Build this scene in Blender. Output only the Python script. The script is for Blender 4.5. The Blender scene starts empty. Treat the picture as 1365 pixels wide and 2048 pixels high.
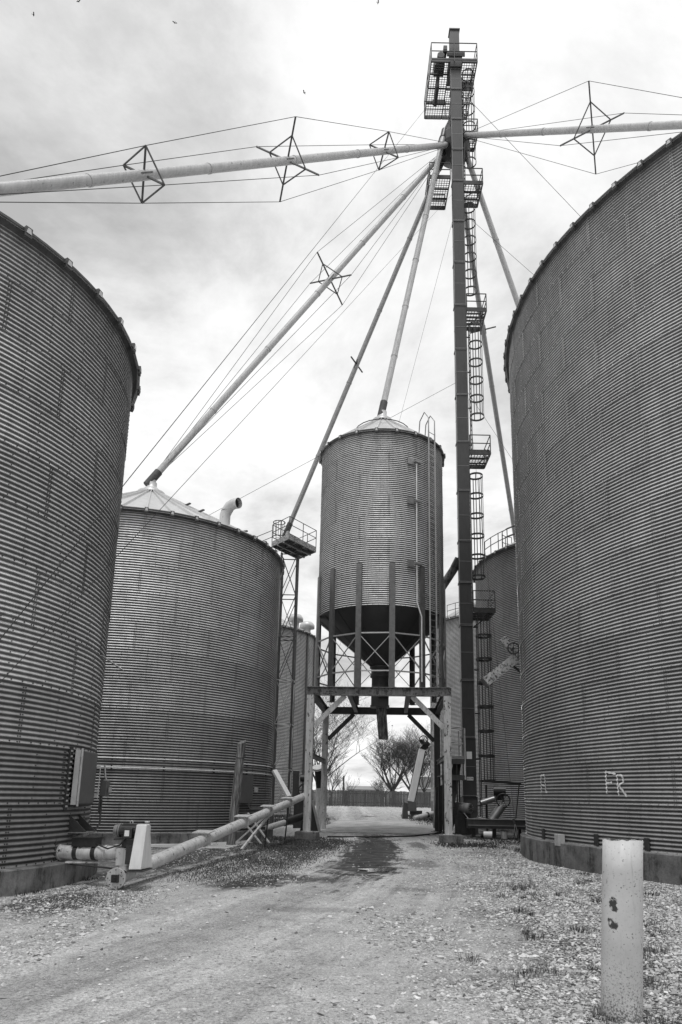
import bpy, bmesh, math, random
import numpy as np
from mathutils import Vector, Matrix
random.seed(7); np.random.seed(7)
sc = bpy.context.scene
col = sc.collection
R_ = math.radians

# ------------------------------------------------------------------ camera
CAM_H = 1.8
cd = bpy.data.cameras.new('camera'); cam = bpy.data.objects.new('camera', cd); col.objects.link(cam)
sc.camera = cam
pitch, roll = R_(13.069), R_(1.158)
Fv = Vector((0, math.cos(pitch), math.sin(pitch))); U0 = Vector((0, -math.sin(pitch), math.cos(pitch))); X0 = Vector((1, 0, 0))
Rv = X0*math.cos(roll) + U0*math.sin(roll); Uv = U0*math.cos(roll) - X0*math.sin(roll)
m = Matrix((( Rv.x, Uv.x, -Fv.x, 0), (Rv.y, Uv.y, -Fv.y, 0), (Rv.z, Uv.z, -Fv.z, CAM_H), (0, 0, 0, 1)))
cam.matrix_world = m
cd.sensor_fit = 'VERTICAL'; cd.sensor_height = 36; cd.sensor_width = 24
cd.lens = 1424.04/2048*36
cd.shift_y = 239/2048; cd.shift_x = -7.5/2048
cd.clip_start = .1; cd.clip_end = 3000

# ------------------------------------------------------------------ sky, sun, exposure
SUN_EL, SUN_ROT = R_(73), R_(192)
w = bpy.data.worlds.new('World'); sc.world = w; w.use_nodes = True
nt = w.node_tree; N = nt.nodes; L = nt.links
bg = N['Background']; bg.inputs['Strength'].default_value = .1
sky = N.new('ShaderNodeTexSky'); sky.sky_type = 'NISHITA'; sky.sun_disc = False
sky.sun_elevation = SUN_EL; sky.sun_rotation = SUN_ROT; sky.dust_density = 3; sky.air_density = 1
bw = N.new('ShaderNodeRGBToBW'); L.new(sky.outputs[0], bw.inputs[0])
tc = N.new('ShaderNodeTexCoord'); sep = N.new('ShaderNodeSeparateXYZ'); L.new(tc.outputs['Generated'], sep.inputs[0])
def wmath(op, a, b=None, c=None):
    n = N.new('ShaderNodeMath'); n.operation = op
    for i, x in enumerate((a, b, c)):
        if x is None: continue
        if isinstance(x, (int, float)): n.inputs[i].default_value = x
        else: L.new(x, n.inputs[i])
    return n.outputs[0]
zz = wmath('ADD', wmath('MAXIMUM', sep.outputs[2], 0), .22)
cx = wmath('DIVIDE', sep.outputs[0], zz); cy = wmath('DIVIDE', sep.outputs[1], zz)
cmb = N.new('ShaderNodeCombineXYZ'); L.new(cx, cmb.inputs[0]); L.new(cy, cmb.inputs[1]); cmb.inputs[2].default_value = 6.6
n1 = N.new('ShaderNodeTexNoise'); n1.inputs['Scale'].default_value = 1.9; n1.inputs['Detail'].default_value = 9; n1.inputs['Roughness'].default_value = .62; n1.inputs['Distortion'].default_value = .25
L.new(cmb.outputs[0], n1.inputs['Vector'])
cr = N.new('ShaderNodeValToRGB'); L.new(n1.outputs['Fac'], cr.inputs[0])
els = cr.color_ramp.elements
els[0].position = .30; els[0].color = (.50, .50, .50, 1)
els[1].position = .60; els[1].color = (1.06, 1.06, 1.06, 1)
e = els.new(.42); e.color = (.72, .72, .72, 1)
e = els.new(.50); e.color = (.90, .90, .90, 1)
cloud = wmath('MULTIPLY', cr.outputs[0], 9.9)
mixv = wmath('ADD', wmath('MULTIPLY', cloud, .92), wmath('MULTIPLY', bw.outputs[0], .08))
L.new(mixv, bg.inputs['Color'])
sd = bpy.data.lights.new('sun', 'SUN'); so = bpy.data.objects.new('sun', sd); col.objects.link(so)
sd.energy = 1.5; sd.angle = R_(14); sd.color = (1, 1, 1)
# sky sun_rotation is measured clockwise from +Y
sdir = Vector((math.sin(SUN_ROT)*math.cos(SUN_EL), math.cos(SUN_ROT)*math.cos(SUN_EL), math.sin(SUN_EL)))
so.rotation_euler = (-sdir).to_track_quat('-Z', 'Y').to_euler(); so.location = sdir*80
vs = sc.view_settings; vs.view_transform = 'Standard'; vs.look = 'None'; vs.gamma = 1; vs.exposure = .1; vs.use_curve_mapping = False

# ------------------------------------------------------------------ materials (a neutral, monochrome place)
MATS = {}
def g4(v): return (v, v, v, 1)
class NT:
    def __init__(s, name):
        s.m = bpy.data.materials.new(name); s.m.use_nodes = True; s.t = s.m.node_tree
        s.b = s.t.nodes['Principled BSDF']; s.geo = s.t.nodes.new('ShaderNodeNewGeometry'); MATS[name] = s.m
        s.pos = s.geo.outputs['Position']
    def n(s, k, **kw):
        x = s.t.nodes.new(k)
        for a, v in kw.items(): setattr(x, a, v)
        return x
    def link(s, a, b): s.t.links.new(a, b)
    def math(s, op, a, b=None, clamp=False):
        x = s.n('ShaderNodeMath', operation=op); x.use_clamp = clamp
        for i, q in enumerate((a, b)):
            if q is None: continue
            if isinstance(q, (int, float)): x.inputs[i].default_value = q
            else: s.link(q, x.inputs[i])
        return x.outputs[0]
    def noise(s, scale, detail=5, rough=.6, vec=None, stretch=None, dist=0):
        x = s.n('ShaderNodeTexNoise'); x.inputs['Scale'].default_value = scale; x.inputs['Detail'].default_value = detail; x.inputs['Roughness'].default_value = rough; x.inputs['Distortion'].default_value = dist
        v = vec or s.pos
        if stretch:
            mp = s.n('ShaderNodeMapping'); mp.inputs['Scale'].default_value = stretch; s.link(v, mp.inputs[0]); v = mp.outputs[0]
        s.link(v, x.inputs['Vector']); return x.outputs['Fac']
    def ramp(s, f, pts):
        x = s.n('ShaderNodeValToRGB'); s.link(f, x.inputs[0]); e = x.color_ramp.elements
        e[0].position, e[0].color = pts[0][0], g4(pts[0][1]); e[1].position, e[1].color = pts[-1][0], g4(pts[-1][1])
        for p, v in pts[1:-1]: q = e.new(p); q.color = g4(v)
        return x.outputs[0]
    def mix(s, f, a, b):
        x = s.n('ShaderNodeMix', data_type='RGBA')
        for i, q in ((0, f), (6, a), (7, b)):
            if isinstance(q, (int, float)): x.inputs[i].default_value = q if i == 0 else g4(q)
            else: s.link(q, x.inputs[i])
        return x.outputs[2]
    def mul(s, a, b):
        x = s.n('ShaderNodeMix', data_type='RGBA', blend_type='MULTIPLY'); x.inputs[0].default_value = 1
        for i, q in ((6, a), (7, b)):
            if isinstance(q, (int, float)): x.inputs[i].default_value = g4(q)
            else: s.link(q, x.inputs[i])
        return x.outputs[2]
    def out(s, colr, rough=.6, metal=0, bump=None, bs=.3, bd=.01, spec=None):
        if isinstance(colr, (int, float)): s.b.inputs['Base Color'].default_value = g4(colr)
        else: s.link(colr, s.b.inputs['Base Color'])
        if isinstance(rough, (int, float)): s.b.inputs['Roughness'].default_value = rough
        else: s.link(rough, s.b.inputs['Roughness'])
        s.b.inputs['Metallic'].default_value = metal
        if spec is not None: s.b.inputs['Specular IOR Level'].default_value = spec
        if bump is not None:
            x = s.n('ShaderNodeBump'); x.inputs['Strength'].default_value = bs; x.inputs['Distance'].default_value = bd
            s.link(bump, x.inputs['Height']); s.link(x.outputs[0], s.b.inputs['Normal'])
        return s.m

def galvanised(name, metal=.25, rough=.52, lo=.8, hi=1.15, spangle=.25):
    t = NT(name); oi = t.n('ShaderNodeObjectInfo')
    big = t.ramp(t.noise(.55, 4, .6), [(.3, lo), (.7, hi)])
    streak = t.ramp(t.noise(1.0, 6, .65, stretch=(9, 9, .55)), [(.28, .80), (.5, 1.0), (.75, 1.06)])
    fine = t.ramp(t.noise(60, 3, .7), [(.3, 1-spangle), (.7, 1+spangle*.6)])
    # light on the upper flank and shade under each corrugation, painted into the colour
    at = t.n('ShaderNodeAttribute'); at.attribute_name = 'flank_shade'
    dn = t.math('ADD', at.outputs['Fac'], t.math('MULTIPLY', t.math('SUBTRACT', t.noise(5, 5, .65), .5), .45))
    flank_shade = t.ramp(dn, [(.12, .28), (.5, .78), (.85, 1.78)])
    c = t.mul(t.mul(t.mul(t.mul(oi.outputs['Color'], big), streak), fine), flank_shade)
    rg = t.ramp(t.noise(3, 4, .6), [(.3, rough-.1), (.7, rough+.15)])
    return t.out(c, rg, metal, t.noise(1.3, 3, .5), .12, .02)
def painted(name, base, dark=.06, cover=.60, scale=6, rough=.45, streaky=.0, var=.15, metal=0, grime=.25):
    """paint with chips down to dark rusty steel"""
    t = NT(name)
    v = t.ramp(t.noise(1.6, 5, .6), [(.3, base*(1-var)), (.7, base*(1+var*.5))])
    gr = t.ramp(t.noise(2.2, 6, .7, stretch=(5, 5, .7)), [(.3, 1-grime), (.6, 1.0)])
    v = t.mul(v, gr)
    f = t.noise(scale, 8, .72, stretch=(1, 1, .45) if streaky else None)
    msk = t.ramp(f, [(cover, 0), (cover+.035, 1)])
    c = t.mix(msk, v, dark)
    return t.out(c, rough, metal, msk, .4, -.002)
def plain(name, base, rough=.6, metal=0, var=.3, scale=5, bs=.15, spec=None, bd=.01):
    t = NT(name); f = t.noise(scale, 6, .65)
    return t.out(t.ramp(f, [(.3, base*(1-var)), (.7, base*(1+var))]), rough, metal, f, bs, bd, spec)

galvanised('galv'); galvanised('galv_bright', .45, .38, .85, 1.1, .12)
plain('bolt', .22, .4, .7, .2); plain('bolt_dark', .05, .5, .4, .2); plain('bolt_light', .62, .3, .8, .1)
plain('eave', .10, .55, .4, .2)
painted('roof_steel', .62, .30, .66, 2.5, .4, var=.12, metal=.25, grime=.2)
painted('dark_paint', .075, .03, .70, 8, .42, var=.18, grime=.3)
painted('leg_paint', .046, .025, .74, 4, .4, var=.15, grime=.25)
plain('flange', .22, .5, .3, .2)
plain('black_steel', .030, .5, .3, .3); plain('ladder_steel', .05, .5, .4, .3)
painted('white_pipe', .58, .05, .585, 9, .45, var=.12, grime=.35)
painted('spout_white', .52, .10, .62, 6, .45, var=.12, grime=.3)
painted('white_sheet', .70, .08, .66, 8, .45, var=.06, grime=.15)
painted('post_paint', .60, .04, .578, 8, .5, 1, var=.18, grime=.45)
painted('beam_rust', .26, .045, .52, 5, .55, 0, var=.3, grime=.5)
painted('dark_beam', .07, .03, .6, 6, .55, var=.3)
painted('weathered', .46, .05, .52, 11, .6, var=.3, grime=.5); plain('brace_galv', .46, .4, .4, .2); plain('bright_conduit', .72, .4, .2, .15); plain('leg_grey', .17, .45, .5, .25); plain('strut_galv', .30, .4, .6, .2); plain('truss_steel', .11, .5, .4, .3); plain('cable_steel', .03, .5, .6, .2)
plain('cone_paint', .060, .42, .3, .15, 1.2)
plain('rubber', .018, .6, 0, .3); plain('grey_box', .11, .45, .1, .12); plain('box_edge', .45, .5, .2, .15)
plain('motor_grey', .26, .4, .2, .2); plain('motor_dark', .04, .45, .3, .3)
plain('paper', .75, .7, 0, .05); plain('plastic_white', .70, .4, 0, .1)
plain('white_paint', .80, .6, 0, .1, 20)
plain('bark', .06, .9, 0, .4, 8, .5); plain('leaf_litter', .07, .9, 0, .4, 10)
plain('house_wall', .5, .8, 0, .1); plain('house_roof', .10, .85, 0, .25)
plain('bird', .02, .8, 0, .2)

def concrete():
    t = NT('concrete')
    a = t.ramp(t.noise(1.4, 7, .65), [(.3, .08), (.5, .17), (.7, .27)])
    st = t.ramp(t.math('ADD', t.math('MULTIPLY', t.noise(1.2, 7, .72, stretch=(3, 3, .45)), .6), t.math('MULTIPLY', t.noise(3.5, 7, .75), .4)), [(.40, .22), (.49, .85), (.60, 1.15)])
    f = t.noise(30, 5, .7); c = t.mul(t.mul(a, st), t.ramp(f, [(.3, .8), (.7, 1.15)]))
    t.out(c, .85, 0, t.noise(12, 6, .7), .5, .02)
    t = NT('slab'); a = t.ramp(t.noise(.8, 7, .65), [(.35, .30), (.62, .58)]); f = t.noise(25, 5, .7)
    t.out(t.mul(a, t.ramp(f, [(.36, .6), (.6, 1.1)])), .9, 0, f, .3, .01)
concrete()
def wood():
    t = NT('old_wood')
    f = t.noise(3, 8, .7, stretch=(9, 9, .5)); c = t.ramp(f, [(.34, .015), (.46, .08), (.56, .22), (.68, .46)])
    t.out(c, .9, 0, f, .8, .03)
    t = NT('fence_wood')
    f = t.noise(3, 8, .7, stretch=(7, 7, .4)); c = t.ramp(f, [(.3, .035), (.5, .075), (.72, .15)])
    t.out(c, .9, 0, f, .4, .02)
wood()
def earth():
    t = NT('ground_earth'); p = t.pos
    s = t.n('ShaderNodeSeparateXYZ'); t.link(p, s.inputs[0]); X, Y = s.outputs[0], s.outputs[1]
    big = t.noise(.35, 6, .6); mid = t.noise(2.2, 7, .7); fine = t.noise(34, 7, .8); vf = t.noise(85, 4, .85)
    vor = t.n('ShaderNodeTexVoronoi'); vor.inputs['Scale'].default_value = 30; t.link(p, vor.inputs['Vector'])
    vor2 = t.n('ShaderNodeTexVoronoi'); vor2.inputs['Scale'].default_value = 62; t.link(p, vor2.inputs['Vector'])
    sepc = t.n('ShaderNodeSeparateColor'); t.link(vor.outputs['Color'], sepc.inputs[0])
    # compacted limestone drive
    # coordinates that follow the curve of the drive: u across it, Y along it
    yk = t.math('SUBTRACT', t.math('MINIMUM', Y, 30.0), 30.0)
    xc = t.math('SUBTRACT', 1.3, t.math('MULTIPLY', t.math('MULTIPLY', yk, yk), .008)); lu = t.math('SUBTRACT', X, xc)
    cb = t.n('ShaderNodeCombineXYZ'); t.link(lu, cb.inputs[0]); t.link(Y, cb.inputs[1]); lanev = cb.outputs[0]
    road = t.ramp(fine, [(.36, .24), (.5, .44), (.64, .64)])
    road = t.mul(road, t.ramp(mid, [(.36, .78), (.62, 1.1)]))
    road = t.mul(road, t.ramp(t.noise(15, 7, .82), [(.37, .42), (.455, 1.0), (.62, 1.12)]))
    road = t.mul(road, t.ramp(vf, [(.36, .45), (.48, 1.0), (.64, 1.18)]))
    road = t.mul(road, t.ramp(t.noise(1.0, 7, .68, vec=lanev, stretch=(3.4, .22, 1)), [(.36, .72), (.48, .96), (.62, 1.06)]))
    # two compacted wheel tracks with a darker crown and shoulders of loose fines
    au = t.math('ABSOLUTE', t.math('ADD', lu, t.math('MULTIPLY', t.math('SUBTRACT', big, .5), .9)))
    trk = t.ramp(t.math('DIVIDE', au, 4.0), [(.0, .80), (.12, .88), (.20, 1.12), (.30, 1.12), (.40, .93), (.6, .98), (1.0, 1.0)])
    road = t.mul(road, trk)
    # loose gravel: each stone its own tone
    stone = t.ramp(sepc.outputs[0], [(0, .18), (.5, .48), (1, .76)])
    gap = t.ramp(vor.outputs['Distance'], [(.22, 1), (.6, .16)])
    grav = t.mul(stone, gap)
    soil = t.ramp(mid, [(.34, .022), (.52, .055), (.70, .12)])
    soil = t.mul(soil, t.ramp(vf, [(.3, .6), (.7, 1.5)]))
    # loose gravel to the right of the drive (line x = 1.2 + .14*y), noisy edge
    edge = t.math('SUBTRACT', X, t.math('ADD', t.math('MULTIPLY', Y, .155), .35))
    mg = t.math('ADD', edge, t.math('MULTIPLY', t.math('SUBTRACT', big, .5), 5.0))
    mgr = t.ramp(t.math('ADD', t.math('MULTIPLY', mg, .35), .5), [(.3, 0), (.75, 1)])
    c = t.mix(mgr, road, grav)
    # soil thinly showing in the gravel
    ms = t.math('MULTIPLY', t.ramp(t.noise(1.1, 6, .72), [(.50, 0), (.66, .75)]), t.ramp(mgr, [(0, .15), (1, 1)]))
    c = t.mix(ms, c, soil)
    blobn = t.noise(1.3, 9, .68); lanen = t.noise(1.0, 8, .7, vec=lanev, stretch=(4.5, .5, 1))
    def blob(x, y, rx, ry, amt, rotk=0.0, soft=.5):
        dx = t.math('SUBTRACT', t.math('SUBTRACT', X, x), t.math('MULTIPLY', t.math('SUBTRACT', Y, y), rotk))
        dx = t.math('DIVIDE', dx, rx); dy = t.math('DIVIDE', t.math('SUBTRACT', Y, y), ry)
        d = t.math('SQRT', t.math('ADD', t.math('MULTIPLY', dx, dx), t.math('MULTIPLY', dy, dy)))
        d = t.math('ADD', t.math('ADD', d, t.math('MULTIPLY', t.math('SUBTRACT', blobn, .5), 1.6)), t.math('MULTIPLY', t.math('SUBTRACT', lanen, .5), 1.7))
        return t.math('MULTIPLY', t.ramp(d, [(1-soft, 1), (1.0, 0)]), amt)
    for a in [(1.15, 26.5, 1.15, 10.5, 1.0, .075, .30), (.65, 20.2, 1.3, 3.2, 1.0, .05), (-1.95, 15.6, 1.1, 1.2, 1.0, .3), (-1.0, 16.9, 1.5, .9, .9, .2), (2.3, 21.5, .7, 2.0, .5), (1.6, 15.3, .9, .5, .35), (-.6, 12.5, 1.2, .35, .3),
              (-4.3, 22, 1.1, 9, .95, .12), (-2.6, 29, 1.5, 4.2, .9, .1), (-2.5, 24.5, .8, 4.5, .6, .2), (-4.7, 12.7, 1.1, 1.8, .9), (-6.5, 27, 3, 4, .9), (-2.6, 52, 2.6, 9, .95), (8.3, 56, 3.2, 9, .95), (5, 29.5, 1.0, 1.3, .75), (8.5, 36, 4, 4.5, .95), (3.1, 29.5, .5, 2.5, .7), (2.2, 58, .8, 1.6, .7), (6.5, 20, .8, 3, .4), (4.4, 14, 1.2, .5, .5), (3.2, 11, .6, .5, .5), (3.6, 8.3, .8, .6, .6)]:
        c = t.mix(blob(*a), c, soil)
    # paler wheel tracks
    h = t.math('ADD', t.math('ADD', t.math('MULTIPLY', fine, .6), t.math('MULTIPLY', mid, .8)), t.math('MULTIPLY', t.math('MULTIPLY', vor.outputs['Distance'], -1.0), mgr))
    t.out(c, .92, 0, h, .8, .03, .2)
    t = NT('stone'); oi = t.n('ShaderNodeAttribute'); oi.attribute_name = 'tone'
    f = t.noise(120, 3, .6); t.out(t.mul(oi.outputs['Color'], t.ramp(f, [(.3, .8), (.7, 1.15)])), .85, 0, None, spec=.3)
    t = NT('grass_blade'); oi = t.n('ShaderNodeAttribute'); oi.attribute_name = 'tone'
    t.out(oi.outputs['Color'], .7, 0, None, spec=.2)
    t = NT('water'); t.out(.10, .03, 0, None); 
earth()
def bollard_paint():
    t = NT('bollard_paint'); tcn = t.n('ShaderNodeTexCoord'); o = tcn.outputs['Object']
    s = t.n('ShaderNodeSeparateXYZ'); t.link(o, s.inputs[0])
    base = t.ramp(t.noise(2.5, 6, .6, o), [(.3, .44), (.7, .60)])
    z = s.outputs[2]
    spots = t.ramp(t.noise(46, 4, .6, o), [(.625, 0), (.65, 1)])
    low = t.ramp(z, [(.0, .20), (.14, .12), (.35, .075), (.7, 0)])
    mud = t.ramp(t.math('ADD', t.noise(60, 6, .75, o), low), [(.62, 0), (.70, 1)])
    spots = t.math('MULTIPLY', spots, t.ramp(t.noise(5, 4, .6, o), [(.42, .1), (.58, 1)]))
    run = t.ramp(t.noise(3, 6, .7, o, stretch=(9, 9, .6)), [(.58, 0), (.72, .55)])
    base = t.mix(run, base, .22)
    c = t.mix(t.math('MULTIPLY', spots, .9), base, .05); c = t.mix(t.math('MULTIPLY', mud, .85), c, .07)
    wob = t.noise(24, 5, .7, o)
    for (px, py, pz, rr) in [(-.09, -.145, .95, .058), (-.075, -.15, .90, .048), (-.12, -.12, .80, .052), (-.085, -.145, .765, .046), (.115, -.13, .44, .018), (.115, -.13, .40, .02), (.115, -.13, .36, .016)]:
        vd = t.n('ShaderNodeVectorMath', operation='DISTANCE'); t.link(o, vd.inputs[0]); vd.inputs[1].default_value = (px, py, pz)
        d = t.math('ADD', vd.outputs['Value'], t.math('MULTIPLY', t.math('SUBTRACT', wob, .5), .10))
        c = t.mix(t.ramp(d, [(rr-.004, 1), (rr+.002, 0)]), c, .035)
    rim = t.ramp(t.math('ADD', z, t.math('MULTIPLY', t.noise(40, 5, .7, o), .06)), [(1.475, 0), (1.485, 1)])
    c = t.mix(rim, c, .06)
    t.out(c, .5, 0, t.noise(30, 4, .6, o), .2, .004)
bollard_paint()

# ------------------------------------------------------------------ mesh helpers
ORG = {}
class MB:
    def __init__(s): s.v = []; s.f = []; s.mi = []; s.sm = []
    def add(s, vs, fs, mi=0, smooth=False):
        o = len(s.v); s.v += [tuple(x) for x in vs]
        for f in fs: s.f.append(tuple(i+o for i in f)); s.mi.append(mi); s.sm.append(smooth)
        return s
    def frame(s, c, ax, ay, az, sx, sy, sz, mi=0):
        c = Vector(c); vs = [c+ax*(i*sx/2)+ay*(j*sy/2)+az*(k*sz/2) for k in (-1, 1) for j in (-1, 1) for i in (-1, 1)]
        return s.add(vs, [(0, 2, 3, 1), (4, 5, 7, 6), (0, 1, 5, 4), (2, 6, 7, 3), (0, 4, 6, 2), (1, 3, 7, 5)], mi)
    def box(s, c, size, rz=0, mi=0, M=None):
        M = M or Matrix.Rotation(rz, 3, 'Z')
        return s.frame(c, M @ Vector((1, 0, 0)), M @ Vector((0, 1, 0)), M @ Vector((0, 0, 1)), *size, mi)
    def axes(s, p0, p1, up=(0, 0, 1)):
        d = (Vector(p1)-Vector(p0)).normalized(); u = Vector(up)
        if abs(d.dot(u)) > .98: u = Vector((0, 1, 0)) if abs(d.y) < .9 else Vector((1, 0, 0))
        a = d.cross(u).normalized(); b = a.cross(d).normalized(); return d, a, b
    def bar(s, p0, p1, wd, ht, up=(0, 0, 1), mi=0):
        d, a, b = s.axes(p0, p1, up); p0 = Vector(p0); p1 = Vector(p1)
        return s.frame((p0+p1)/2, a, b, d, wd, ht, (p1-p0).length, mi)
    def ibeam(s, p0, p1, wd, ht, t=.03, up=(0, 0, 1), mi=0):
        d, a, b = s.axes(p0, p1, up); p0 = Vector(p0); p1 = Vector(p1); c = (p0+p1)/2; l = (p1-p0).length
        s.frame(c+b*(ht/2-t/2), a, b, d, wd, t, l, mi); s.frame(c-b*(ht/2-t/2), a, b, d, wd, t, l, mi)
        return s.frame(c, a, b, d, t, ht-2*t, l, mi)
    def channel(s, p0, p1, wd, dp, t=.012, up=(0, 0, 1), mi=0):
        d, a, b = s.axes(p0, p1, up); p0 = Vector(p0); p1 = Vector(p1); c = (p0+p1)/2; l = (p1-p0).length
        s.frame(c, a, b, d, wd, t, l, mi)
        for q in (-1, 1): s.frame(c+a*(q*(wd/2-t/2))-b*(dp/2), a, b, d, t, dp-t, l, mi)
        return s
    def tube(s, p0, p1, r0, r1=None, n=10, cap=True, mi=0, smooth=True):
        r1 = r0 if r1 is None else r1
        d, a, b = s.axes(p0, p1); p0 = Vector(p0); p1 = Vector(p1); vs = []
        for p, r in ((p0, r0), (p1, r1)):
            for i in range(n):
                th = 2*math.pi*i/n; vs.append(p+a*(r*math.cos(th))+b*(r*math.sin(th)))
        fs = [(i, (i+1) % n, n+(i+1) % n, n+i) for i in range(n)]
        s.add(vs, fs, mi, smooth)
        if cap: s.add(vs[:n], [tuple(range(n-1, -1, -1))], mi); s.add(vs[n:], [tuple(range(n))], mi)
        return s
    def path(s, pts, r, n=6, mi=0, closed=False):
        """one tube swept along a polyline"""
        P = [Vector(p) for p in pts]; k = len(P); vs = []; a = None
        for i in range(k):
            if closed: d = (P[(i+1) % k]-P[i-1]).normalized()
            else: d = (P[min(i+1, k-1)]-P[max(i-1, 0)]).normalized()
            if a is None:
                u = Vector((0, 0, 1)) if abs(d.z) < .9 else Vector((0, 1, 0)); a = d.cross(u).normalized()
            a = (a-d*a.dot(d)).normalized(); b = d.cross(a)
            rr = r[i] if isinstance(r, (list, tuple)) else r
            for j in range(n):
                th = 2*math.pi*j/n; vs.append(P[i]+a*(rr*math.cos(th))+b*(rr*math.sin(th)))
        fs = []
        for i in range(k if closed else k-1):
            q = (i+1) % k
            for j in range(n): fs.append((i*n+j, i*n+(j+1) % n, q*n+(j+1) % n, q*n+j))
        s.add(vs, fs, mi, True)
        if not closed: s.add(vs[:n], [tuple(range(n-1, -1, -1))], mi); s.add(vs[-n:], [tuple(range(n))], mi)
        return s
    def lathe(s, prof, c=(0, 0), n=32, mi=0, a0=0, a1=2*math.pi, smooth=True, flip=False):
        full = abs(a1-a0-2*math.pi) < 1e-6; k = n if full else n+1; vs = []
        for (r, z) in prof:
            for i in range(k):
                th = a0+(a1-a0)*i/n; vs.append((c[0]+r*math.cos(th), c[1]+r*math.sin(th), z))
        fs = []
        for j in range(len(prof)-1):
            for i in range(n):
                i2 = (i+1) % k
                f = (j*k+i, j*k+i2, (j+1)*k+i2, (j+1)*k+i); fs.append(f[::-1] if flip else f)
        return s.add(vs, fs, mi, smooth)
    def hull(s, pts, mi=0):
        bm = bmesh.new(); vv = [bm.verts.new(p) for p in pts]; r = bmesh.ops.convex_hull(bm, input=vv)
        bm.verts.index_update(); bm.normal_update()
        vs = [v.co.copy() for v in bm.verts]; fs = [[v.index for v in f.verts] for f in bm.faces]; bm.free()
        return s.add(vs, fs, mi)
    def mesh(s, name, mats, org=(0, 0, 0)):
        me = bpy.data.meshes.new(name); o = Vector(org)
        me.from_pydata([tuple(Vector(v)-o) for v in s.v], [], s.f)
        for mt in (mats if isinstance(mats, (list, tuple)) else [mats]): me.materials.append(MATS[mt])
        me.polygons.foreach_set('material_index', s.mi); me.polygons.foreach_set('use_smooth', s.sm); me.update(); return me
    def build(s, name, mats, parent=None, org=None, bevel=0):
        o3 = ORG[parent.name] if parent else (org or (0, 0, 0))
        me = s.mesh(name, mats, o3); o = bpy.data.objects.new(name, me); col.objects.link(o)
        if parent: o.parent = parent
        else: o.location = o3
        ORG[o.name] = o3
        if bevel:
            b = o.modifiers.new('bevel', 'BEVEL'); b.width = bevel; b.segments = 2; b.limit_method = 'ANGLE'
        return o
def tag(o, label=None, cat=None, group=None, kind=None):
    if label: o['label'] = label
    if cat: o['category'] = cat
    if group: o['group'] = group
    if kind: o['kind'] = kind
    return o
def thing(name, loc, label, cat, group=None):
    o = bpy.data.objects.new(name, None); o.empty_display_size = .3; col.objects.link(o); o.location = loc; ORG[o.name] = tuple(loc)
    return tag(o, label, cat, group)
def inst(name, me, parent, loc=(0, 0, 0), rz=0, color=None):
    o = bpy.data.objects.new(name, me); col.objects.link(o); o.parent = parent; o.location = loc; o.rotation_euler = (0, 0, rz)
    if color is not None: o.color = (color, color, color, 1)
    return o
def GZ(y): return .0144*max(0., y-34)
V = Vector

# ------------------------------------------------------------------ ground
def ground():
    def h(x, y):
        z = GZ(y)
        z += .018*math.sin(x*1.3+.5*y)*math.sin(y*.7+1) + .012*math.sin(2.9*x+1.1*y)
        if 8 < y < 32:   # shallow wheel ruts and the crown between them
            cx = .35+.035*y
            z += -.035*math.exp(-((x-cx+.95)/.45)**2) - .035*math.exp(-((x-cx-1.0)/.45)**2)
        return z-.01
    xs = sorted(set([-900, -400, -200, -100, -60, -40, -30] + [i*.4 for i in range(-60, 61)] + [30, 40, 60, 100, 200, 400, 900]))
    ys = sorted(set([-300, -100, -40, -15] + [i*.4-6 for i in range(0, 130)] + [47+i*2 for i in range(30)] + [110, 120, 140, 180, 250, 400, 700, 1200]))
    vs = []; far = lambda x, y: abs(x) > 25 or y > 60 or y < -6
    for y in ys:
        for x in xs: vs.append((x, y, (GZ(min(y, 110))-.01) if far(x, y) else h(x, y)))
    k = len(xs); fs = [(j*k+i, j*k+i+1, (j+1)*k+i+1, (j+1)*k+i) for j in range(len(ys)-1) for i in range(k-1)]
    o = MB().add(vs, fs, 0, True).build('ground', 'ground_earth'); tag(o, 'pale limestone gravel yard and drive', None, None, 'structure')
    return h
H = ground()
# concrete apron under the hopper bin frame
FX = Matrix.Rotation(R_(-4), 3, 'Z'); FO = V((1.83, 35.5, 0))
def fl(x, y, z=0): return FO + FX @ V((x, y, z))
s = MB()
pts = [fl(-3.3, 1.5), fl(2.6, 1.5), fl(3.6, 5), fl(3.4, 15), fl(-3.0, 15)]
top = [(p.x, p.y, GZ(p.y)+.035) for p in pts]; bot = [(p.x, p.y, GZ(p.y)-.2) for p in pts]
s.add(top+bot, [(0, 1, 2, 3, 4), (9, 8, 7, 6, 5)]+[(i, 5+i, 5+(i+1) % 5, (i+1) % 5) for i in range(5)])
tag(s.build('concrete_slab', 'slab'), 'worn concrete slab under the steel frame', None, None, 'structure')
s = MB(); s.add([(-7.6, 25.5, .0), (-3.9, 25.5, .0), (-3.4, 28.5, .03), (-4.2, 31.0, .03), (-9, 28, .03), (-7.6, 25.5, -.2), (-3.9, 25.5, -.2), (-3.4, 28.5, -.2), (-4.2, 31.0, -.2), (-9, 28, -.2)], [(0, 1, 2, 3, 4)]+[(i, 5+i, 5+(i+1) % 5, (i+1) % 5) for i in range(5)])
s.build('apron_slab', 'slab')['kind'] = 'structure'
s = MB(); n = 40; pz_ = min(H(.98+dx*.1, 19.3+dy*.1) for dx in range(-4, 5) for dy in range(-5, 6))+.024
s.add([(.98+(.40+.10*math.sin(3*a)+.07*math.sin(7*a))*math.cos(a), 19.3+(.60+.2*math.sin(2*a+1))*math.sin(a), pz_) for a in [2*math.pi*i/n for i in range(n)]], [tuple(range(n))])
tag(s.build('puddle', 'water'), 'small puddle of rainwater on the drive', None, None, 'structure')

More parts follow.
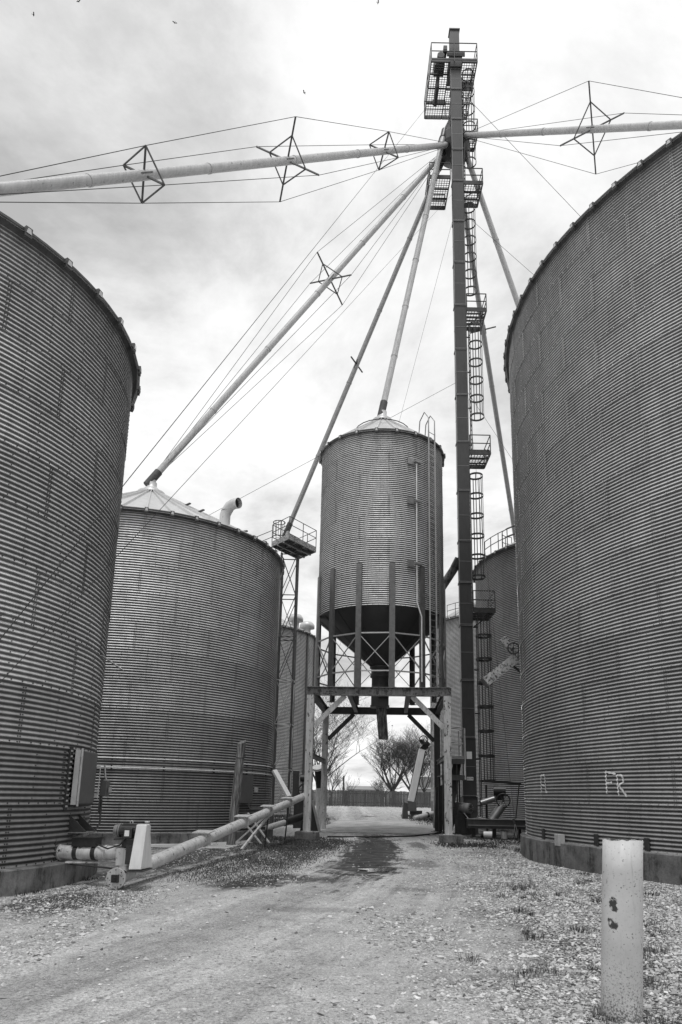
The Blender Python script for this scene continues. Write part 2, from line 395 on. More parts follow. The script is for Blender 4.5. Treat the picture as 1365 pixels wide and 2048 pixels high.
# ------------------------------------------------------------------ grain bins
PITCHN = 11
def panel_mesh(name, R, dth, rh, bolts='bolt', cols=None, per=8, amp=.0135, lap=.012, nc=PITCHN):
    """one corrugated curved wall sheet with its bolt heads; spans angle [0,dth], z [0,rh]"""
    s = MB(); cols = cols or max(4, int(math.degrees(dth)/3)); rows = nc*per; da = lap/R
    vs = []
    for j in range(rows+1):
        z = rh*j/rows; c = amp*math.cos(2*math.pi*j/per)
        for i in range(cols+1):
            u = i/cols; th = -da+(dth+2*da)*u
            r = R+c+(.006*u+.007*(1-j/rows))*(1 if R > 10 or 4 < R < 6 else .45)
            vs.append((r*math.cos(th), r*math.sin(th), z-.006))
    k = cols+1
    s.add(vs, [(j*k+i, j*k+i+1, (j+1)*k+i+1, (j+1)*k+i) for j in range(rows) for i in range(cols)], 0, True)
    def bolt(th, z, br=.015 if R > 10 else (.015 if R < 6 and R > 4 else .0095)):
        er = V((math.cos(th), math.sin(th), 0)); et = V((-math.sin(th), math.cos(th), 0)); p = er*(R+amp+.003)+V((0, 0, z))
        ring = [p+et*(br*math.cos(a))+V((0, 0, br*math.sin(a))) for a in [math.pi/3*q for q in range(6)]]
        top = [q+er*.012 for q in ring]
        s.add(ring+top, [(0, 1, 7, 6), (1, 2, 8, 7), (2, 3, 9, 8), (3, 4, 10, 9), (4, 5, 11, 10), (5, 0, 6, 11), (6, 7, 8, 9, 10, 11)], 1)
    if bolts:
        pz = rh/nc
        for j in range(nc):
            bolt(dth-.030/R, pz*(j+.02)+.01); bolt(dth-.085/R, pz*(j+.02)+.01)
        nb = max(4, int(R*dth/.24))
        for i in range(1, nb): bolt(dth*i/nb, .02)
        for fr in (.33, .66):
            for j in range(1, nc, 2): bolt(dth*fr, pz*j+.01, .012 if R > 10 or 4 < R < 6 else .008)
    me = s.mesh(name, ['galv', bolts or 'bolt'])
    at = me.attributes.new('flank_shade', 'FLOAT', 'POINT'); dv = np.full(len(me.vertices), .5, np.float32)
    for j in range(rows+1): dv[j*k:(j+1)*k] = .5+.5*math.cos(2*math.pi*j/per-R_(62))  # paler above each crest, darker below: flank shading baked into the tone
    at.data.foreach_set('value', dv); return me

def grain_bin(label, cx, cy, R, zb, nr, rh, npan, peak, group=None, tone=.36, bolts='bolt', phase=0., fh=None, fo=.22, ringtone=None, roofn=None, floor_z=None, vis=(-.25), detail=True, roof_over=.16, blocks=True, rng=0):
    rd = random.Random(rng+11)
    t = thing('grain_bin', (cx, cy, floor_z if floor_z is not None else GZ(cy)), label, 'grain bin', group)
    oz = t.location.z
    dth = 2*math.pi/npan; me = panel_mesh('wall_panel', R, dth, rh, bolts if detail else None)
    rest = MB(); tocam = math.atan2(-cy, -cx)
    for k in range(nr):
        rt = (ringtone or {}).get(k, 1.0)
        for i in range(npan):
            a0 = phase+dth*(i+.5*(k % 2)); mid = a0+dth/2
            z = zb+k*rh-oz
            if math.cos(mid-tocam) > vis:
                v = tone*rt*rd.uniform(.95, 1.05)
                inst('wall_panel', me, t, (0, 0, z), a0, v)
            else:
                rest.lathe([(R, z+oz), (R, z+oz+rh)], (cx, cy), 4, 0, a0, a0+dth)
    o = rest.build('hidden_wall', 'galv', t); o.color = (tone, tone, tone, 1); o['kind'] = 'stuff'
    ze = zb+nr*rh
    # eave angle ring
    s = MB(); s.lathe([(R-.02, ze-.10), (R+.02, ze-.10), (R+roof_over-.03, ze-.02), (R+roof_over, ze+.0), (R+roof_over, ze+.05), (R-.05, ze+.06)], (cx, cy), 96, 0, smooth=False)
    s.build('eave', 'eave', t)
    # roof sheets with raised ribs
    rn = roofn or int(2*math.pi*R/.95); da = 2*math.pi/rn; rc = .55 if R > 4 else .42
    slope = (peak-ze)/R; zr = lambda r: (ze+.06)+(R-r)*(peak-ze-.06)/R - oz
    s = MB(); R1 = R+roof_over+.06
    c0, c1 = math.cos(0), math.cos(da); s0, s1 = 0, math.sin(da)
    s.add([(R1, 0, zr(R1)), (R1*c1, R1*s1, zr(R1)), (rc*c1, rc*s1, zr(rc)), (rc, 0, zr(rc))], [(0, 1, 2, 3)])
    wv = .055; hv = .11
    vs = []
    for r in (R1+.03, rc):
        wr = wv if r > 1 else wv*.6
        for (y, dz) in ((-wr, -.005), (-wr*.55, hv), (wr*.55, hv), (wr, -.005)): vs.append((r, y, zr(r)+dz))
    s.add(vs, [(0, 1, 5, 4), (1, 2, 6, 5), (2, 3, 7, 6), (3, 2, 1, 0)])
    # closure clip where the rib meets the eave
    s.box((R1-.02, 0, zr(R1)+.02), (.07, .15, .22), 0, 1)
    mer = s.mesh('roof_panel', ['roof_steel', 'eave'])
    for i in range(rn): inst('roof_panel', mer, t, (0, 0, 0), i*da+.3*da)
    s = MB(); s.lathe([(rc+.12, zr(rc+.12)+oz+.10), (rc+.12, zr(rc)+oz+.14), (rc-.05, zr(rc)+oz+.2), (.24, zr(.1)+oz+.22), (.24, zr(.1)+oz+.42)], (cx, cy), 24)
    cap = s.build('roof_cap', 'roof_steel', t)
    # poured foundation ring
    if fh is not None:
        nb = max(12, int(2*math.pi*R/2.4)); db = 2*math.pi/nb
        s = MB(); g = .010/R; Ro = R+fo; z0 = -.25; z1 = zb-oz-.008; q = 5
        a = [g+(db-2*g)*i/q for i in range(q+1)]
        vs = [(Ro*math.cos(x), Ro*math.sin(x), z0) for x in a]+[((Ro)*math.cos(x), (Ro)*math.sin(x), z1-.02) for x in a]+[((Ro-.02)*math.cos(x), (Ro-.02)*math.sin(x), z1) for x in a]+[((R-.3)*math.cos(x), (R-.3)*math.sin(x), z1) for x in a]+[((R-.3)*math.cos(x), (R-.3)*math.sin(x), z0) for x in a]
        k = q+1; fs = [(j*k+i, j*k+i+1, (j+1)*k+i+1, (j+1)*k+i) for j in range(4) for i in range(q)]
        fs += [(0, k, 2*k, 3*k, 4*k), (4*k+q, 3*k+q, 2*k+q, k+q, q)]
        s.add(vs, fs); mef = s.mesh('foundation_block', 'concrete')
        for i in range(nb): inst('foundation_block', mef, t, (0, 0, 0), i*db+rd.uniform(-.0003, .0003))
        MB().lathe([(R-.31, oz-.25), (R-.31, zb-.01), (.05, zb-.01)], (cx, cy), 48).build('floor_slab', 'concrete', t)
    return t, ze, zr, oz

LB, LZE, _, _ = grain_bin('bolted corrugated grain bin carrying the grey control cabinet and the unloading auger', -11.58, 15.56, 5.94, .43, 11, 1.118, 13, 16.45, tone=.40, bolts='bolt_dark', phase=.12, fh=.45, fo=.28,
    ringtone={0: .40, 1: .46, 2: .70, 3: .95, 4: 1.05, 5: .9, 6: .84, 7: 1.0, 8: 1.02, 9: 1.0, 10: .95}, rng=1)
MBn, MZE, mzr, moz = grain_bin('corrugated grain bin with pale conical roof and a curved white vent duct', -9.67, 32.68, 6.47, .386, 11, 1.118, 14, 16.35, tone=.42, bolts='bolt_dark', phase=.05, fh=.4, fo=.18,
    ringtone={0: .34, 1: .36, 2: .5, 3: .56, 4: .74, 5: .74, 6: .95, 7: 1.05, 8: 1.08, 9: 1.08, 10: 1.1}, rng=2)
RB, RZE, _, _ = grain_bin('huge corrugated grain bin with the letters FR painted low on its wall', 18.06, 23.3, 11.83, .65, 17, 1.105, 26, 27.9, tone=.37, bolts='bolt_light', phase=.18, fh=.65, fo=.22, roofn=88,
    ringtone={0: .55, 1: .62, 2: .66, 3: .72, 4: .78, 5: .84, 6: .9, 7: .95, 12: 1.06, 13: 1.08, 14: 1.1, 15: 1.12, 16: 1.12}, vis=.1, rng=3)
BB, BZE, _, _ = grain_bin('dark corrugated grain bin with roof stair rail, standing behind the bucket elevator leg', 15.6, 43.0, 7.3, .42, 14, 1.118, 16, 20.2, tone=.22, bolts='bolt', phase=.1, fh=.4, floor_z=.06, vis=.2, rng=4)
AB, AZE, _, _ = grain_bin('distant corrugated grain bin seen between the hopper bin frame and the elevator leg', 13.8, 60.0, 6.4, .50, 14, 1.118, 14, 20.0, tone=.34, phase=.1, fh=.3, floor_z=.25, vis=.2, rng=5)
DB, DZE, _, _ = grain_bin('distant corrugated grain bin with vertical wall stiffeners and round roof vents', -8.8, 58.0, 6.4, .50, 12, 1.16, 14, 17.8, tone=.40, phase=.1, fh=.3, floor_z=.25, vis=.2, rng=6)

# details on the bins -------------------------------------------------------------------------------------------------
def cyl_pt(c, R, a, z): return V((c[0]+R*math.cos(a), c[1]+R*math.sin(a), z))
def arc_path(c, R, a0, a1, z, n=40): return [cyl_pt(c, R, a0+(a1-a0)*i/n, z) for i in range(n+1)]
LC, MC, RC = (-11.58, 15.56), (-9.67, 32.68), (18.06, 23.3)
ang = lambda c, x, y: math.atan2(y-c[1], x-c[0])
# conduits round the bin with the vent duct
a0, a1 = ang(MC, -9.6, 26.2), ang(MC, -3.2, 32.9)
MB().path(arc_path(MC, 6.47+.045, a0, a1, 3.02), .024, 6).build('conduit', 'bright_conduit', MBn)
MB().path(arc_path(MC, 6.47+.045, a0, a1-.04, 2.68), .024, 6).build('conduit', 'bright_conduit', MBn)
s = MB()
for f in (.12, .3, .5, .68, .86):
    for z in (3.02, 2.68):
        p = cyl_pt(MC, 6.47+.03, a0+(a1-a0)*f, z); s.box(p, (.05, .05, .14), a0+(a1-a0)*f)
s.build('conduit_clip', 'black_steel', MBn)
# curved vent duct on the roof
s = MB(); ad = ang(MC, -4.75, 28.5); p0 = cyl_pt(MC, 5.75, ad, mzr(5.75)+moz-.1); er = V((.86, -.5, 0))
pts = [p0, p0+V((0, 0, .55)), p0+V((.02, 0, .72))+er*.06, p0+V((0, 0, .92))+er*.24, p0+V((0, 0, .99))+er*.46, p0+V((0, 0, .97))+er*.72]
s.path(pts, .235, 18)
s.f = s.f[:-1]; s.mi = s.mi[:-1]; s.sm = s.sm[:-1]
d = MB(); d.path([pts[-1]-er*.2+V((0, 0, .01)), pts[-1]-er*.18+V((0, 0, .009))], .225, 18)
o = s.build('vent_duct', 'white_sheet', MBn); d.build('duct_throat', 'rubber', o)
MB().path([pts[2]-V((0, 0, .02)), pts[2]+V((.0, 0, .02))], .25, 18).build('duct_joint', 'strut_galv', o)
# cable clips / walk boards on that roof
for (rr_, da_) in ((3.2, -.05), (4.3, -.05), (5.3, .32), (6.0, .42)):
    q = cyl_pt(MC, rr_, ad+da_, mzr(rr_)+moz+.12); MB().box(q, (.5, .1, .05), ad+da_).build('roof_step', 'eave', MBn)
# small boxes on that bin beside the wooden post
def wall_box(parent, c, R, x, y, z, size, mat, name, off=.12):
    a = ang(c, x, y); p = cyl_pt(c, R+off, a, z); s = MB(); s.box(p, (size[2], size[0], size[1]), a); return s.build(name, mat, parent, bevel=.01), p, a
wall_box(MBn, MC, 6.47, -4.0, 29.6, 2.0, (.62, .95), 'grey_box', 'door_panel') if False else None
b, p, a = wall_box(MBn, MC, 6.47, -4.05, 29.55, 2.02, (.8, 1.1, .22), 'grey_box', 'switch_cabinet', .14)
b, p, a = wall_box(MBn, MC, 6.47, -3.62, 30.4, 2.0, (.16, .2, .12), 'box_edge', 'outlet_box', .07)
MB().path([cyl_pt(MC, 6.55, ang(MC, -3.85, 29.85), 1.9), cyl_pt(MC, 6.55, ang(MC, -3.85, 29.9), 1.35), cyl_pt(MC, 6.55, ang(MC, -3.8, 30.0), 1.25), cyl_pt(MC, 6.55, ang(MC, -3.3, 31.5), 1.22)], .025, 6).build('conduit', 'strut_galv', MBn)
MB().bar(cyl_pt(MC, 6.56, a1-.03, 2.6), cyl_pt(MC, 6.56, a1-.03, 3.15), .22, .06).build('clamp_plate', 'eave', MBn)
# ---- control cabinet on the left bin
cab = thing('control_cabinet', (-5.6, 15.55, .9), 'tall grey control cabinet bolted to the bin wall above the auger motor', 'cabinet')
s = MB(); s.box((-5.52, 15.62, 2.09), (.13, .95, 1.10)); body = s.build('cabinet_body', 'grey_box', cab, bevel=.012)
s = MB(); s.box((-5.444, 15.62, 2.09), (.022, .90, 1.06)); s.build('door', 'grey_box', cab, bevel=.006)
s = MB(); s.box((-5.53, 15.135, 2.09), (.11, .012, 1.12)); s.box((-5.44, 15.130, 2.09), (.035, .03, 1.18)); s.build('edge_flange', 'box_edge', cab)
s = MB(); s.box((-5.655, 15.03, 2.06), (.05, .16, 1.28))
for i in range(11): s.box((-5.622, 15.02, 1.5+i*.112), (.03, .06, .035), 0, 1)
s.build('mounting_rail', ['motor_dark', 'box_edge'], cab)
s = MB(); s.tube((-5.38, 16.16, 1.66), (-5.38, 16.16, 2.36), .012); [s.box((-5.41, 16.13, z), (.06, .07, .06)) for z in (1.7, 1.82, 2.33)]
s.build('handle', 'box_edge', cab)
for z in (1.62, 1.95, 2.25, 2.5): MB().bar((-5.45, 15.12, z), (-5.45, 15.02, z), .012, .012).build('latch', 'box_edge', cab)
dis = thing('disconnect_switch', (-5.55, 17.1, 1.6), 'small grey safety switch box on a plate at the bin edge', 'switch box')
MB().box((-5.60, 17.05, 1.70), (.05, .10, .80)).build('back_plate', 'grey_box', dis)
MB().box((-5.52, 17.05, 1.88), (.14, .24, .36)).build('switch_body', 'grey_box', dis, bevel=.012)
MB().box((-5.40, 17.05, 1.85), (.02, .16, .12)).build('nameplate', 'box_edge', dis)
MB().path([(-5.5, 17.0, 2.08), (-5.52, 16.98, 2.16), (-5.55, 16.96, 2.42)], .022, 6).build('conduit', 'box_edge', dis)
MB().path([(-5.56, 17.0, 1.62), (-5.54, 16.95, 1.1), (-5.5, 16.6, .98), (-5.48, 15.5, .93)], .022, 6).build('feed_conduit', 'motor_dark', dis)
brk = thing('slide_gate_bracket', (-5.55, 15.6, .95), 'dark triangular steel bracket under the control cabinet', 'bracket')
s = MB(); s.hull([(-5.66, 15.30, .98), (-5.66, 15.30, 1.34), (-5.25, 15.30, .98), (-5.66, 15.33, .98), (-5.66, 15.33, 1.34), (-5.25, 15.33, .98)]); s.build('gusset', 'motor_dark', brk)
s = MB(); s.hull([(-5.66, 15.85, .98), (-5.66, 15.85, 1.34), (-5.25, 15.85, .98), (-5.66, 15.88, .98), (-5.66, 15.88, 1.34), (-5.25, 15.88, .98)]); s.build('gusset', 'motor_dark', brk)
MB().box((-5.45, 15.6, .97), (.42, .62, .02)).build('shelf_plate', 'strut_galv', brk)
rod = tag(MB().path([(-5.70, 16.45, 4.92), (-5.10, 16.3, 4.55)], .022, 6).build('steel_rod', 'strut_galv'), 'pale steel rod sticking out from the bin wall', 'rod')
# ---- right bin: junction box, conduit, clips, painted letters
ac = ang(RC, 6.43, 21.16)
s = MB(); s.path(arc_path(RC, 11.83+.10, ac, ang(RC, 9.6, 15.0), .63, 30), .024, 6); s.build('base_conduit', 'strut_galv', RB)
b, p, a = wall_box(RB, RC, 11.83, 6.43, 21.16, .72, (.26, .32, .2), 'box_edge', 'junction_box', .17)
for (x, y) in ((6.25, 22.6), (6.8, 19.6), (7.5, 18.0)):
    wall_box(RB, RC, 11.83, x, y, .82, (.14, .30, .06), 'motor_dark', 'anchor_clip', .05)
def paint(strokes, ac, z0, R=11.83, wdt=.055):
    s = MB(); pz = 1.105/11; rw = lambda z: R+.0135*math.cos(2*math.pi*(z-.65+.006)/pz)+.020
    for (p, q) in strokes:
        n = max(10, int(math.hypot(q[0]-p[0], q[1]-p[1])/.012)); k = random.random()*9
        for i in range(n):
            u0, u1 = i/n, (i+1)/n
            a_, b_ = [(p[0]+(q[0]-p[0])*u, p[1]+(q[1]-p[1])*u) for u in (u0, u1)]
            P = [cyl_pt(RC, rw(z0+t_[1]), ac+t_[0]/R, z0+t_[1]) for t_ in (a_, b_)]
            ww = wdt*(.85+.25*math.sin(i*.5+k))*random.uniform(.7, 1.15); er = V((math.cos(ac), math.sin(ac), 0)); et = V((-math.sin(ac), math.cos(ac), 0))
            ax = (et*(b_[0]-a_[0])+V((0, 0, b_[1]-a_[1]))).normalized(); sd_ = ax.cross(er).normalized()*ww/2
            s.add([P[0]-sd_, P[0]+sd_, P[1]+sd_, P[1]-sd_, P[0]-sd_+er*.004, P[0]+sd_+er*.004, P[1]+sd_+er*.004, P[1]-sd_+er*.004], [(4, 5, 6, 7), (0, 4, 7, 3), (1, 2, 6, 5), (0, 1, 5, 4), (2, 3, 7, 6), (3, 2, 1, 0)])
    return s
# x runs towards the camera side along the wall (larger angle), so letters read left to right from the yard
aF = ang(RC, 6.985, 19.14)
paint([((0, 0), (0, .56)), ((0, .56), (.36, .50)), ((0, .27), (.20, .28))], aF, 2.02).build('painted_letter_f', 'white_paint', RB)
paint([((.42, -.05), (.40, .47)), ((.40, .47), (.58, .46)), ((.58, .46), (.62, .30)), ((.62, .30), (.44, .20)), ((.46, .20), (.70, -.08))], aF, 2.02).build('painted_letter_r', 'white_paint', RB)
aA = ang(RC, 6.24, 22.71)
paint([((0, 0), (0, .52)), ((0, .52), (.34, .54)), ((.34, .54), (.40, .02)), ((.06, .24), (.30, .22)), ((.40, .02), (.56, .02))], aA, 2.04).build('painted_letter_a', 'white_paint', RB)
# ---- stiffeners and vents on the far left bin
s = MB(); DR = 6.4
for i in range(24):
    a = i*2*math.pi/24+.1
    if math.cos(a-math.atan2(-58, 8.8)) < 0: continue
    p = cyl_pt((-8.8, 58), DR+.07, a, 0)
    MB().channel((p.x, p.y, .5), (p.x, p.y, DZE), .22, .10, .02, up=(math.cos(a), math.sin(a), 0)).build('stiffener', 'eave', DB)
def mushroom(parent, c, R, a, r, z, mat='roof_steel'):
    p = cyl_pt(c, r, a, z); MB().lathe([(.30, z-.2), (.30, z+.35), (.62, z+.35), (.62, z+.62), (.45, z+.86), (.0, z+.95)], (p.x, p.y), 16).build('roof_vent', mat, parent)
for a in (-1.6, -1.05, -.55, -.1): mushroom(DB, (-8.8, 58), DR, a, 5.7, DZE+.55)
for a in (-2.3, -1.8): mushroom(AB, (13.8, 60), DR, a, 5.6, AZE+.5)
def handrail(parent, pts, h=1.05, mat='ladder_steel', r=.025, mid=True, name='handrail'):
    s = MB(); P = [V(p) for p in pts]
    for p in P: s.tube(p, p+V((0, 0, h)), r, n=6)
    for f in ((1, .55) if mid else (1,)): s.path([p+V((0, 0, h*f)) for p in P], r, 6)
    return s.build(name, mat, parent)
handrail(BB, [cyl_pt((15.6, 43), 7.15-.45*i, ang((15.6, 43), 9.6, 38.6)-.18*i, BZE+.2+.26*i) for i in range(6)], 1.1)
handrail(BB, [cyl_pt((15.6, 43), 7.25, ang((15.6, 43), 8.6, 41.5)+.11*i, BZE+.1) for i in range(7)], 1.1)
handrail(AB, [cyl_pt((13.8, 60), 6.2, R_(-150+9*i), AZE+.15) for i in range(9)], 1.1)

# ------------------------------------------------------------------ hopper bin on its steel drive-through frame
HC = (1.82, 35.3); HR = 3.2
HB, HZE, hzr, hoz = grain_bin('raised corrugated hopper bin with a dark steel cone on twelve-odd channel legs', HC[0], HC[1], HR, 10.59, 8, 1.118, 7, 22.05, tone=.40, bolts='bolt_dark', phase=.3, fh=None, floor_z=6.64, roof_over=.12, rng=9)
HB.name = 'hopper_bin'; ORG[HB.name] = tuple(HB.location); HB['category'] = 'hopper bin'; HB['label'] = 'raised corrugated hopper bin with a dark steel cone above the drive'
s = MB()
nseg = 18
prof = [(HR-.01, 10.62), (HR+.03, 10.56), (HR-.02, 10.52), (.46, 8.2)]
s.lathe(prof, HC, 72)
for i in range(nseg):   # lapped seams of the cone
    a = 2*math.pi*i/nseg+.1; p, q = cyl_pt(HC, HR-.02, a, 10.50), cyl_pt(HC, .48, a, 8.20)
    s.bar(p, q, .05, .012, up=(math.cos(a), math.sin(a), -1.0))
cone = s.build('hopper_cone', 'cone_paint', HB)
s = MB(); s.lathe([(.46, 8.22), (.52, 8.2), (.52, 8.12), (.45, 8.1), (.45, 7.75), (.50, 7.75), (.50, 7.66), (.42, 7.64), (.42, 7.0), (.38, 6.3)], HC, 28); s.build('outlet_neck', 'dark_beam', cone)
s = MB(); s.box((HC[0], HC[1]-.05, 6.42), (.86, .8, .52), R_(-4)); s.box((HC[0], HC[1]-.05, 6.18), (.94, .88, .06), R_(-4)); s.box((HC[0]+.15, HC[1]-.6, 6.62), (.5, .5, .05), R_(-4)); s.build('slide_gate', 'dark_beam', cone)
s = MB(); P = V((HC[0]-.02, HC[1]-.1, 6.12)); Q = V((HC[0]+.10, HC[1]-.25, 4.56))
for k_ in range(3):
    x = -.17+k_*.17; s.hull([P+V((x, -.12+.02*k_, 0)), P+V((x+.155, -.12, 0)), P+V((x, .12, 0)), P+V((x+.155, .12, 0)), Q+V((x*.95, -.10, -.02*k_)), Q+V((x*.95+.15, -.10, 0)), Q+V((x*.95, .10, 0)), Q+V((x*.95+.15, .10, 0))])
s.build('discharge_sock', 'old_wood', cone)
NP = 13; th0 = -math.pi/2+R_(9.4)-R_(3)
post_a = [th0+2*math.pi*i/NP for i in range(NP)]
for a in post_a:
    er = (math.cos(a), math.sin(a), 0); p = cyl_pt(HC, HR+.10, a, 0)
    zt = 12.62
    s = MB(); s.channel((p.x, p.y, 6.66), (p.x, p.y, zt), .27, .13, .02, up=er); s.box((p.x, p.y, 6.672), (.36, .36, .02), a); s.build('support_leg', 'leg_grey', HB)
for i in range(NP):
    a, b = post_a[i], post_a[(i+1) % NP]; r = HR+.06
    A = lambda z: cyl_pt(HC, r, a, z); B = lambda z: cyl_pt(HC, r, b, z)
    s = MB(); s.bar(A(7.5), B(9.22), .055, .03); s.bar(A(9.22)+V((.0, .0, 0)), B(7.5), .055, .034); s.bar(A(9.24), B(9.24), .07, .06); s.bar(A(7.46), B(7.46), .07, .06)
    s.build('cross_brace', 'brace_galv', HB)
# ring rail of the roof, fill collar
MB().path([cyl_pt(HC, 1.5, 2*math.pi*i/24, hzr(1.5)+hoz+.22) for i in range(24)], .025, 6, closed=True).build('roof_rail', 'ladder_steel', HB)
# ladder on the hopper bin, right-hand side
la = -math.pi/2+R_(44)
lt = V((-math.sin(la), math.cos(la), 0))
s = MB()
for q in (-1, 1):
    c = lambda z: cyl_pt(HC, HR+.22, la, z)+lt*(q*.24)
    s.bar(c(6.9), c(19.9), .07, .05); s.path([c(19.9), c(20.6)-V((0, 0, 0)), cyl_pt(HC, HR-.05, la, 21.0)+lt*(q*.24), cyl_pt(HC, HR-.35, la, 20.6)+lt*(q*.24), cyl_pt(HC, HR-.4, la, 20.0)+lt*(q*.24)], .03, 6)
for i in range(43): z = 7.0+i*.305; s.bar(cyl_pt(HC, HR+.22, la, z)-lt*.24, cyl_pt(HC, HR+.22, la, z)+lt*.24, .025, .025)
for z in (11.3, 13.6, 15.9, 18.2):
    for q in (-1, 1): s.bar(cyl_pt(HC, HR, la, z)+lt*(q*.24), cyl_pt(HC, HR+.24, la, z)+lt*(q*.24), .03, .02)
s.build('ladder', 'strut_galv', HB)
ca = -math.pi/2+R_(28)
MB().path([cyl_pt(HC, HR+.12, ca, 17.9), cyl_pt(HC, HR+.12, ca, 10.8), cyl_pt(HC, HR+.25, ca+.05, 10.1), cyl_pt(HC, HR+.25, ca+.05, 7.0)], .034, 6).build('conduit', 'bright_conduit', HB)
for z in (18.0, 15.9, 12.7):
    s = MB(); s.box(cyl_pt(HC, HR+.06, ca-.09, z), (.06, .36, .34), ca); s.box(cyl_pt(HC, HR+.14, ca+.02, z), (.14, .38, .10), ca); s.build('level_switch', 'strut_galv', HB)
# ---- the drive-through frame
fr = thing('bin_stand', tuple(FO), 'rusty white H-beam drive-through stand carrying the hopper bin', 'bin stand')
for (x, y) in ((-3.05, -3.7), (3.05, -3.7), (-3.05, 3.7), (3.05, 3.7)):
    p = fl(x, y); front = y < 0; z0 = .30 if front else GZ(p.y)+.06
    s = MB(); s.ibeam((p.x, p.y, z0), (p.x, p.y, 6.25), .31, .33, .022, up=FX @ V((0, 1, 0))); s.box((p.x, p.y, z0+.011), (.46, .46, .022), R_(-4))
    po = s.build('post', 'post_paint' if front or x < 0 else 'dark_beam', fr)
    if front:
        s = MB(); s.box((p.x+(.02 if x < 0 else .1), p.y, .06), (.98, .95, .5), R_(-4)); s.build('footing', 'concrete', fr, bevel=.03)
    else:
        s = MB(); s.box((p.x, p.y, GZ(p.y)+.03), (.75, .6, .06), R_(-4)); s.build('base_plate', 'slab', fr)
zb_ = 6.44
for y, mt in ((-3.7, 'beam_rust'), (3.7, 'dark_beam')):
    s = MB(); s.ibeam(fl(-3.25, y, zb_), fl(3.25, y, zb_), .30, .38, .026); s.build('cross_beam', mt, fr)
for x in (-3.05, 3.05): s = MB(); s.ibeam(fl(x, -3.54, zb_), fl(x, 3.54, zb_), .24, .37, .022); s.build('side_beam', 'dark_beam', fr)
for x in (-1.35, 1.35): s = MB(); s.ibeam(fl(x, -3.54, zb_+.02), fl(x, 3.54, zb_+.02), .2, .3, .02); s.build('joist', 'dark_beam', fr)
for y, mt in ((-3.7, 'post_paint'), (3.7, 'dark_beam')):
    for q in (-1, 1): s = MB(); s.channel(fl(q*2.9, y, 4.85), fl(q*1.5, y, 6.25), .22, .10, .016, up=FX @ V((0, -1, 0))); s.build('knee_brace', mt, fr)
s = MB(); s.ibeam(fl(-3.05, -3.54, 3.62), fl(-3.05, 3.54, 3.66), .14, .22, .018); s.build('side_strut', 'dark_beam', fr)
s = MB(); s.ibeam(fl(3.05, -3.54, 3.62), fl(3.05, 3.54, 3.66), .14, .22, .018); s.build('side_strut', 'dark_beam', fr)

# ------------------------------------------------------------------ bucket elevator leg
LX, LY = 6.66, 38.1
leg = thing('bucket_elevator_leg', (LX, LY, GZ(LY)), 'tall dark bucket elevator leg with caged ladders and rest platforms', 'elevator leg')
TW, TD = .66, .52
zs = [1.95]
while zs[-1] < 48.6: zs.append(min(zs[-1]+random.choice((3.05, 3.05, 2.44)), 49.4))
s0 = None
for i in range(len(zs)-1):
    z0, z1 = zs[i], zs[i+1]; s = MB(); dx = .012*(i % 2)
    s.box((LX, LY, (z0+z1)/2), (TW-dx, TD-dx, z1-z0-.004))
    for z in (z0+.035, z1-.035): s.box((LX, LY, z), (TW+.07, TD+.07, .028), 0, 1)
    s.box((LX, LY-.0, z0+(z1-z0)*.5), (TW+.012, TD+.012, .022), 0, 1)
    for q in (-1, 1): s.box((LX+q*(TW/2+.012), LY-TD/2-.006, (z0+z1)/2), (.03, .02, z1-z0-.14), 0, 1 if i % 3 else 0)
    s.build('trunk_section', ['leg_paint', 'flange'], leg)
# second (return) trunk behind
for i in range(0, len(zs)-1):
    z0, z1 = zs[i], zs[i+1]; s = MB(); s.box((LX, LY+1.15, (z0+z1)/2), (TW, TD, z1-z0-.004)); s.box((LX, LY+1.15, z1-.035), (TW+.07, TD+.07, .028), 0, 1); s.build('return_trunk', ['leg_paint', 'flange'], leg) if 44 > z0 < 43 and False else None
s = MB(); s.box((LX, LY+.1, 1.02), (.74, 1.0, 1.86)); s.box((LX, LY+.1, 1.93), (.84, 1.1, .04), 0, 1); s.box((LX, LY-.41, 1.45), (.60, .02, .5)); s.build('boot', ['dark_beam', 'motor_dark'], leg)
s = MB(); s.box((LX, LY-.275, 4.05), (.28, .012, .38)); s.build('notice_plate', 'paper', leg)
# white number plate: 8 strokes stand for its digits
s = MB(); s.box((LX, LY-.427, 2.28+.35), (.36, .012, .20))
s = MB(); s.box((LX+.02, LY-.275, 2.85), (.34, .012, .17)); npl = s.build('number_plate', 'paper', leg)
fc = bpy.data.curves.new('plate_digits', 'FONT'); fc.body = '8134'; fc.size = .15; fc.align_x = 'CENTER'; fc.align_y = 'CENTER'; fc.extrude = .002
tmp = bpy.data.objects.new('tmp', fc); col.objects.link(tmp); bpy.context.view_layer.update()
dg = bpy.context.evaluated_depsgraph_get(); mt_ = bpy.data.meshes.new_from_object(tmp.evaluated_get(dg)); bpy.data.objects.remove(tmp)
mt_.materials.clear(); mt_.materials.append(MATS['black_steel'])
dgt = bpy.data.objects.new('plate_digits', mt_); col.objects.link(dgt); dgt.parent = npl; dgt.rotation_euler = (R_(90), 0, 0); dgt.location = V((LX+.02, LY-.285, 2.85))-V(ORG[npl.name])
